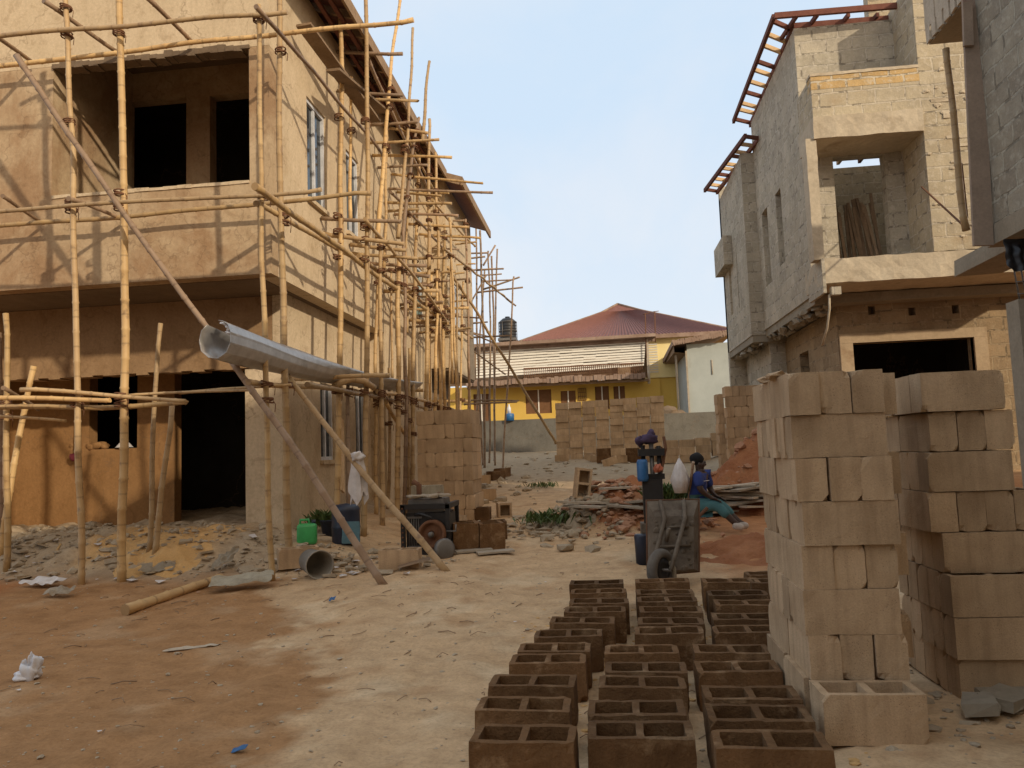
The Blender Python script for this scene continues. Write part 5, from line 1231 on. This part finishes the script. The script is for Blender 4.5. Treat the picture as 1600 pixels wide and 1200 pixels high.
MB().box((kx-.1, YK-.09, kg+.5), (kx+.11, YK+.08, top-.42)).build('ram_head', MT['steel_dark'], KM)
p = atY(1004, 735, YK-.1); MB().lathe([(0, -.12), (.055, -.12), (.062, -.09), (.062, .09), (.05, .12), (0, .12)], 14, Matrix.Translation(p)).build('motor', MT['blue_plastic'], KM)
p = atY(1028, 731, YK-.1); MB().blob(p, .05, 2, .3, 3).build('pulley_guard', MT['orange_plastic'], KM)
MB().tube([atY(1037, 682, YK), atY(1040, 700, YK), atY(1032, 745, YK), atY(1028, 775, YK)], .018, 7).build('lever_arm', MT['rust'], KM)
MB().box((kx-.14, YK-.12, kg+.14), (kx+.42, YK+.2, kg+.40)).build('mould_box', MT['barrow'], KM)
MB().tube([(kx+.2, YK-.1, kg+.5), (kx+.45, YK-.05, kg+.42), (kx+.6, YK, kg+.55)], .02, 7).build('handle', MT['rust'], KM)
mb = MB()
p = atY(1012, 687, YK); mb.blob(p, .09, 2, .4, 4, (1.3, .8, .6), smooth=True); mb.blob(p+Vector((-.09, 0, -.01)), .05, 2, .4, 5, smooth=True); mb.blob(p+Vector((.04, 0, .06)), .045, 2, .4, 9, smooth=True)
tag(mb.build('rag', MT['purple_cloth']), 'dark purple rag draped over the top of the block machine', 'rag')
p = atY(1000, 795, 8.6); mb = MB().lathe([(0, 0), (.07, 0), (.08, .3), (.075, .32), (.0, .32)], 14, Matrix.Translation((p.x, 8.6, hgt(p.x, 8.6))))
tag(mb.build('oil_drum', MT['navy_plastic']), 'dark can standing left of the block machine base', 'can')
# ================================================================= black engine by the path
EY = 9.35; ep = onground(668, 868); ex = ep.x; eg = hgt(ex, EY)-.02
EN = empty('diesel_engine', (ex, EY, eg), 'oily black diesel engine with round flywheel standing in a frame by the path', 'engine')
wE = .50; x0_, x1_ = ex-.28, ex+.22
MB().box((x0_, EY, eg+.08), (x1_, EY+.5, eg+.52)).build('crankcase', MT['steel_dark'], EN)
MB().bar((x0_-.03, EY-.03, eg), (x0_-.03, EY-.03, eg+.62), .05, .05).bar((x1_+.03, EY-.03, eg), (x1_+.03, EY-.03, eg+.62), .05, .05).bar((x0_-.06, EY-.03, eg+.04), (x1_+.06, EY-.03, eg+.04), .05, .06).bar((x0_-.06, EY-.03, eg+.6), (x1_+.06, EY-.03, eg+.6), .05, .06).bar((x1_+.03, EY-.03, eg+.6), (x1_+.03, EY+.6, eg+.6), .05, .06).bar((x1_+.03, EY+.55, eg), (x1_+.03, EY+.55, eg+.6), .05, .05).build('frame', MT['steel_dark'], EN)
fm = Matrix.Translation((ex+.06, EY-.06, eg+.27)) @ Matrix.Rotation(R_(90), 4, 'X')
fl = MB().lathe([(0, -.02), (.05, .05), (.06, .01), (.12, .0), (.135, .05), (.17, .05), (.175, -.04), (0, -.045)], 26, fm).build('flywheel', MT['rust'], EN)
MB().lathe([(0, .05), (.035, .06), (.035, .09), (0, .09)], 12, fm).build('hub', MT['steel_grey'], fl)
MB().box((x0_+.02, EY+.02, eg+.53), (x1_-.02, EY+.4, eg+.68), jit=.012).build('fuel_tank', MT['steel_grey'], EN)
MB().tube([(x0_+.1, EY+.3, eg+.6), (x0_+.1, EY+.3, eg+.85), (x0_+.02, EY+.3, eg+.9)], .035, 9).build('exhaust', MT['rust'], EN)
mb = MB()
for k in range(16): mb.box((x1_+.005, EY+.05+k*.028, eg+.12), (x1_+.025, EY+.062+k*.028, eg+.5))
mb.build('cooling_fins', MT['steel_grey'], EN)
mb = MB(); 
for k in range(7): mb.blob((x0_+.05+k*.07, EY+.1+J(.1), eg+.72+J(.01)), .07, 2, .35, k, (1.2, 1, .35), smooth=True)
tag(mb.build('cloth_cover', MT['wood_grey']), 'dusty folded cloth lying on top of the black engine', 'cloth')
p = onground(694, 872); tm = Matrix.Translation((p.x, p.y+.02, p.z+.1)) @ Matrix.Rotation(R_(38), 4, 'Z') @ Matrix.Rotation(R_(78), 4, 'X')
tag(MB().lathe([(0, -.03), (.10, -.035), (.13, -.02), (.13, .03), (.1, .045), (0, .04)], 20, tm).build('steel_lid', MT['steel_grey']), 'round grey steel lid leaning against the black engine', 'lid')
mb = MB()
for k in range(5): mb.tube([(x0_+.04+k*.03, EY-.005, eg+.12), (x0_+.04+k*.03, EY-.005, eg+.46)], .006, 5)
mb.box((x0_+.02, EY-.012, eg+.10), (x0_+.2, EY-.002, eg+.125)).box((x0_+.02, EY-.012, eg+.455), (x0_+.2, EY-.002, eg+.48)); mb.build('radiator_grille', MT['steel_grey'], EN)
MB().tube([(x0_+.12, EY-.02, eg+.5), (x0_+.2, EY-.08, eg+.52), (ex+.05, EY-.08, eg+.47), (ex+.1, EY-.03, eg+.40)], .018, 7).build('hose', MT['tank'], EN)
MB().lathe([(0, 0), (.035, 0), (.035, .05), (.02, .06), (.02, .08), (0, .08)], 12, Matrix.Translation((ex+.1, EY+.2, eg+.68))).build('filler_cap', MT['rust'], EN)
MB().tube([(x1_+.02, EY-.08, eg+.3), (x1_+.14, EY-.1, eg+.3), (x1_+.14, EY-.1, eg+.38)], .012, 6).build('crank_handle', MT['steel_grey'], EN)
mb = MB()
for k in range(10): mb.lathe([(0, .012), (.012, .012), (.012, 0)], 6, Matrix.Translation((x0_-.03, EY-.055, eg+.06+k*.058)) @ Matrix.Rotation(R_(90), 4, 'X'))
mb.build('bolts', MT['rust'], EN)
# ================================================================= things in the rubble
p = onground(497, 905); ax_ = Vector((.62, -.78, -.04)).normalized()
zx = ax_; xx = zx.cross(uz).normalized(); yy = zx.cross(xx); bm_ = Matrix((xx, yy, zx)).transposed().to_4x4(); bm_.translation = p+Vector((-.10, .16, .155))
mb = MB().lathe([(0, -.16), (.125, -.16), (.148, .17), (.156, .175), (.156, .195), (.145, .195), (.14, .17), (.118, -.14), (0, -.14)], 26, bm_)
tag(mb.build('bucket', MT['bucket']), 'grey cement caked bucket lying on its side in the rubble, mouth towards the path', 'bucket')
p = onground(480, 851); JC = empty('jerrycan', p, 'bright green plastic jerrycan standing against the cream side wall', 'jerrycan', rz=.3)
def rbox(name, lo, hi, mat, par, bev, loc):
    o = MB().box(lo, hi).build(name, MT[mat], par, False); weld(o); b = o.modifiers.new('b', 'BEVEL'); b.width = bev; b.segments = 4
    for f in o.data.polygons: f.use_smooth = True
    return o
rbox('body', (-.125, -.085, 0), (.125, .085, .27), 'green_plastic', JC, .045, p)
MB().tube([(-.085, 0, .25), (-.08, 0, .315), (.02, 0, .315), (.03, 0, .25)], .018, 8).build('handle', MT['green_plastic'], JC, False)
MB().lathe([(0, .26), (.026, .26), (.026, .31), (0, .31)], 12, Matrix.Translation((.085, 0, 0))).build('cap', MT['navy_plastic'], JC, False)
p = onground(541, 849); mb = MB().lathe([(0, 0), (.17, 0), (.18, .02), (.185, .2), (.19, .21), (.185, .23), (.18, .42), (.185, .44), (.15, .50), (.0, .52)], 22, Matrix.Translation(p))
tag(mb.build('plastic_drum', MT['navy_plastic']), 'dark navy plastic drum standing by the side wall behind bamboo poles', 'drum')
cloth('cloth', MT['teal_cloth'], p+Vector((.02, -.2, .3)), Vector((.24, 0, 0)), Vector((.0, -.03, -.28)), 9, 9, .02, 4, 'teal blue cloth hanging over the front of the dark navy drum', 'cloth')
p = onground(503, 842); mb = MB().lathe([(0, 0), (.10, 0), (.14, .22), (.145, .22), (.145, .235), (.13, .23), (.09, .02), (0, .02)], 20, Matrix.Translation(p+Vector((.03, .25, 0))))
tag(mb.build('bucket', MT['navy_plastic']), 'black builder\'s bucket standing between the green jerrycan and the navy drum', 'bucket')
weed('weed_plant', onground(490, 840)+Vector((0, .35, .1)), 60, .35, .08, 'dark green weed behind the green jerrycan')
# litter
def litter(name, px, py, u, v, mat, fold, seed, label, cat, nu=12, nv=10, lift=.05):
    q = onground(px, py); return cloth(name, MT[mat], q+Vector((-u.x/2, 0, lift)), u, v, nu, nv, fold, seed, label, cat)
bpz = onground(47, 1062); mb = MB()
for k, (dx, dz, r, s) in enumerate(((0, .06, .055, (1, .8, 1.2)), (-.05, .08, .04, (.7, .6, 1.5)), (.045, .085, .045, (.8, .7, 1.4)), (.01, .13, .03, (.6, .5, 1.5)), (-.02, .03, .06, (1.3, .9, .5)))):
    mb.blob(bpz+Vector((dx, 0, dz)), r, 3, .45, k+2, s, smooth=True)
tag(mb.build('plastic_bag', MT['white_plastic']), 'crumpled white plastic bag on the brown earth at bottom left', 'plastic bag')
litter('plastic_sheet', 60, 918, Vector((.5, -.14, 0)), Vector((.10, .16, .05)), 'white_cloth', .028, 3, 'crumpled white plastic sheet lying at the rubble edge far left', 'plastic sheet')
litter('plastic_sheet', 85, 936, Vector((.30, 0, 0)), Vector((.0, .14, .05)), 'wood_grey', .03, 8, 'crumpled grey paper sack beside the white sheet at far left', 'paper sack')
litter('paper_sack', 370, 925, Vector((.62, .12, .04)), Vector((-.1, .30, .06)), 'block_grey', .03, 11, 'flattened pale cement sacks heaped in the rubble right of the lying bamboo', 'paper sack')
litter('paper_sack', 345, 895, Vector((.24, .0, .08)), Vector((.03, .14, .14)), 'concrete_grey', .04, 13, 'grey crumpled sack standing in rubble beyond the lying bamboo', 'paper sack')
litter('paper_sack', 240, 900, Vector((.38, .05, .0)), Vector((-.05, .18, .07)), 'concrete_grey', .04, 17, 'dark grey crumpled sack between the two tall front poles and the sand', 'paper sack')
litter('paper_sack', 285, 1020, Vector((.34, .16, 0)), Vector((.03, .09, .0)), 'wood_grey', .012, 19, 'thin pale torn paper strip on the brown earth', 'paper', lift=.012)
litter('plastic_wrapper', 635, 885, Vector((.12, 0, .05)), Vector((.02, .08, .06)), 'blue_plastic', .03, 21, 'small crumpled blue wrapper in front of the wide tan block', 'wrapper')
litter('plastic_wrapper', 645, 882, Vector((.1, 0, .03)), Vector((.0, .08, .07)), 'purple_cloth', .03, 23, 'small dark purple wrapper in front of the wide tan block', 'wrapper')
litter('plastic_wrapper', 518, 942, Vector((.06, 0, .01)), Vector((.0, .05, .02)), 'blue_plastic', .012, 25, 'tiny bright blue wrapper on the dusty path', 'wrapper', 6, 5, .02)
litter('plastic_wrapper', 370, 1180, Vector((.07, .02, .01)), Vector((.0, .04, .01)), 'blue_plastic', .010, 27, 'tiny faded blue wrapper on the earth near the bottom edge', 'wrapper', 6, 5, .012)
litter('board', 645, 893, Vector((.36, .06, .08)), Vector((-.02, .14, .03)), 'wood', .008, 29, 'bent dark board offcut in the rubble before the wide block', 'board', 6, 4, .03)
q = atY(186, 728, 11.25); mb = MB().lathe([(0, .08), (.07, .07), (.13, .0), (.14, -.005)], 16, Matrix.Translation((q.x, 11.38, 1.74)))
tag(mb.build('hat', MT['white_cloth']), 'pale sun hat lying on the dark porch window sill', 'hat')
mb = MB()
for k in range(6): mb.blob((q.x-.34-.09*k, 11.36+J(.03), 1.77+J(.02)), .075, 2, .4, k, (1.2, .8, .8), smooth=True)
tag(mb.build('cloth_bundle', MT['plaster_orange']), 'ochre bundle of clothes on the porch window sill left of the hat', 'clothes')
mb = MB().blob((q.x-.72, 11.22, 1.62), .07, 2, .3, 2, smooth=True).tube([(q.x-.74, 11.26, 2.3), (q.x-.72, 11.22, 1.66)], .012, 5)
tag(mb.build('cloth_bag', MT['maroon_cloth']), 'small maroon bag hanging from a cord at the porch window', 'bag')
# ================================================================= soil heaps, rubble
HPL = {}
def heap(name, cx, cy, rx_, ry_, h, mat, label, seed, cat='soil heap', rough_=.14):
    mb = MB(); n = 64; P = {}
    for j in range(n+1):
        for i in range(n+1):
            u, v = (i/n-.5)*2.4, (j/n-.5)*2.4; x, y = cx+u*rx_, cy+v*ry_; r = math.hypot(u, v)+.22*noise.noise(Vector((u*1.6, v*1.6, seed)))
            z = h*max(0, 1-r)**.85*(1+.3*noise.noise(Vector((u*2, v*2, seed+3)))) if r < 1 else -.12*(r-1)*3
            if r < 1.05: z += rough_*.5*noise.fractal(Vector((x*4, y*4, seed)), 1, 2, 4)*min(1, max(0, 1.05-r)*4)
            P[i, j] = Vector((x, y, hgt(x, y)+z-.015))
    for j in range(n):
        for i in range(n): mb.quad([P[i, j], P[i+1, j], P[i+1, j+1], P[i, j+1]], smooth=True)
    HPL[label] = [v for v in P.values() if v.z > hgt(v.x, v.y)+.1]
    o = mb.build(name, MT[mat]); weld(o); return tag(o, label, cat)
HPS = []
heap('soil_heap', 3.0, 13.2, 1.7, 1.3, 1.5, 'red_soil', 'tall heap of red laterite soil behind the seated person', 2, rough_=.34)
heap('soil_heap', 1.75, 9.1, .95, .7, .18, 'red_soil', 'low spread of orange red soil in front of the seated person', 4)
p = onground(955, 782); heap('rubble_heap', .55, 11.35, .75, .85, .12, 'red_soil', 'low heap of red clods and broken soil left of the block machine', 6, 'rubble heap', .3)
p = onground(880, 770); heap('rubble_heap', -.55, 11.5, .6, .7, .08, 'rubble_pale', 'low heap of pale broken rubble under the upright two-hole block', 9, 'rubble heap', .3)
p = onground(245, 880); heap('sand_heap', p.x, p.y+.15, .62, .5, .09, 'sand', 'small spread of orange sand in front of the dark doorway', 12, 'sand')
mb = MB(); rnd.seed(31)
for k in range(260):
    v = rnd.choice(HPL['tall heap of red laterite soil behind the seated person']); mb.blob(v+Vector((J(.03), J(.03), 0)), min(.09, rnd.expovariate(34)+.01), 1, .4, k*.3, (1.2, 1, .7))
o = mb.build('red_clods', MT['rubble_red']); o['kind'] = 'stuff'
def chunks(name, spots, mat, kind_stuff=True):
    mb = MB()
    for k, (x, y, s, dz) in enumerate(spots):
        mb.blob((x, y, hgt(x, y)+dz+s*.15), s, 1, .38, k*.37, (rnd.uniform(.8, 1.5), rnd.uniform(.7, 1.2), rnd.uniform(.35, .8)))
    o = mb.build(name, MT[mat]); o['kind'] = 'stuff'; return o
rnd.seed(11)
S = []
while len(S) < 1250:
    x, y = rnd.uniform(-8.4, -1.7), rnd.uniform(7.6, 10.6)
    e = 8.3+.18*math.sin(x*3)+ (0 if x < -4.6 else .12*(x+4.6)) - (.0 if x < -3.2 else (x+3.2)*.05)
    if x > -4.2 and y > 9.2 and rnd.random() < .6: continue
    if y < e: continue
    if x > -2.6 and y > 9.0: continue
    S.append((x, y, min(.10, rnd.expovariate(85)+.005+(.04 if rnd.random() < .03 else 0)), 0))
chunks('rubble', S, 'rubble')
S = [(rnd.uniform(-8.2, -1.8), rnd.uniform(8.0, 9.6), min(.06, rnd.expovariate(60)+.008), .01) for _ in range(320)]
chunks('pale_rubble', [s for s in S if s[1] > 8.3+max(0, s[0]+4)*.1], 'rubble_pale')
S = []
for _ in range(2600):
    x, y = rnd.uniform(-6, 1.3), 3.3+9*rnd.random()**1.7
    S.append((x, y, min(.028, rnd.expovariate(260)+.0025), -.001))
chunks('pebbles', S, 'rubble')
S = [(x, y, min(.05, rnd.expovariate(90)+.005), 0) for x, y in ((rnd.uniform(1.45, 3.4), rnd.uniform(3.4, 6.2)) for _ in range(520))]
chunks('rubble', S, 'rubble_pale')
S = []
p = onground(955, 782)
for _ in range(420): S.append((.5+rnd.gauss(0, .45), 11.2+rnd.gauss(0, .5), min(.08, rnd.expovariate(34)+.012), .10*rnd.random()))
chunks('red_clods', S, 'rubble_red')
p = onground(880, 770); S = [(-.55+rnd.gauss(0, .5), 11.3+rnd.gauss(0, .6), min(.09, rnd.expovariate(32)+.012), .05*rnd.random()) for _ in range(380)]
S += [(rnd.uniform(2.3, 4.2), rnd.uniform(12.6, 13.2), min(.1, rnd.expovariate(24)+.02), .02) for _ in range(10)]
S += [(rnd.uniform(-3.4, 1.5), rnd.uniform(20, 31), min(.10, rnd.expovariate(30)+.012), 0) for _ in range(150)]
S += [(rnd.uniform(-3.8, -1.2), rnd.uniform(14, 20), min(.12, rnd.expovariate(24)+.015), 0) for _ in range(90)]
chunks('pale_rubble', S, 'rubble_pale')
# broken slabs at lower right
for k, (px, py, s) in enumerate(((1560, 1085, .16), (1578, 1108, .13), (1535, 1118, .10))):
    q = onground(px, py); m_ = Matrix.Translation(q+Vector((0, 0, .05))) @ Matrix.Rotation(.4*k+.3, 4, 'Z') @ Matrix.Rotation(.3-.25*k, 4, 'X')
    tag(MB().box((-s, -s*.7, -.025), (s, s*.7, .025), m_, jit=.02).build('broken_slab', MT['concrete_grey']), ['broken grey concrete slab tilted in the rubble at the foot of the dark second tower', 'broken grey slab lying in front of the tilted one by the dark second tower', 'small pale broken slab left of the other slabs by the dark second tower'][k], 'slab')

mb = MB()
for k in range(150):
    x, y = rnd.uniform(-5.5, .6), rnd.uniform(3.4, 8.2); a = rnd.uniform(0, 3.14); l = rnd.uniform(.04, .16); z = hgt(x, y)+.006
    mb.tube([(x, y, z), (x+l*.5*math.cos(a), y+l*.5*math.sin(a), z+.006+rnd.uniform(0, .01)), (x+l*math.cos(a+.3), y+l*math.sin(a+.3), hgt(x+l*math.cos(a+.3), y+l*math.sin(a+.3))+.004)], rnd.uniform(.0015, .004), 4)
o = mb.build('twigs', MT['wood']); o['kind'] = 'stuff'
mb = MB()
for k in range(66):   # flat torn scraps trodden into the rubble edge and the path
    x, y = (rnd.uniform(-7.5, -2.0), rnd.uniform(8.0, 9.2)) if k < 60 else (rnd.uniform(-5, .5), rnd.uniform(3.6, 8))
    c = Vector((x, y, hgt(x, y)+.012)); s_ = rnd.uniform(.02, .075) if k < 60 else rnd.uniform(.008, .02); a = rnd.uniform(0, 6)
    pts = [c+Vector((math.cos(a+i*1.26)*s_*rnd.uniform(.5, 1.3), math.sin(a+i*1.26)*s_*rnd.uniform(.5, 1.3), rnd.uniform(0, s_*.5))) for i in range(5)]
    mb.quad(pts)
o = mb.build('litter', MT['white_cloth']); o['kind'] = 'stuff'
mb = MB()
for k in range(60):
    x, y = rnd.uniform(-7.5, -2.0), rnd.uniform(8.1, 9.3); s_ = rnd.uniform(.03, .11)
    m_ = Matrix.Translation((x, y, hgt(x, y)+.02)) @ Matrix.Rotation(rnd.uniform(0, 6), 4, 'Z') @ Matrix.Rotation(rnd.uniform(-.6, .6), 4, 'X')
    mb.box((-s_, -s_*.6, -.012), (s_, s_*.6, .012), m_, jit=.01)
o = mb.build('broken_pieces', MT['rubble_pale']); o['kind'] = 'stuff'
mb = MB()
for k in range(420):  # sand and mortar crumbs between the drying blocks
    x, y = rnd.uniform(-.7, 1.2), rnd.uniform(3.2, 6.9)
    mb.blob((x, y, hgt(x, y)), rnd.uniform(.004, .02), 1, .4, k*.3, (1.3, 1, .6))
o = mb.build('sand_crumbs', MT['sand']); o['kind'] = 'stuff'
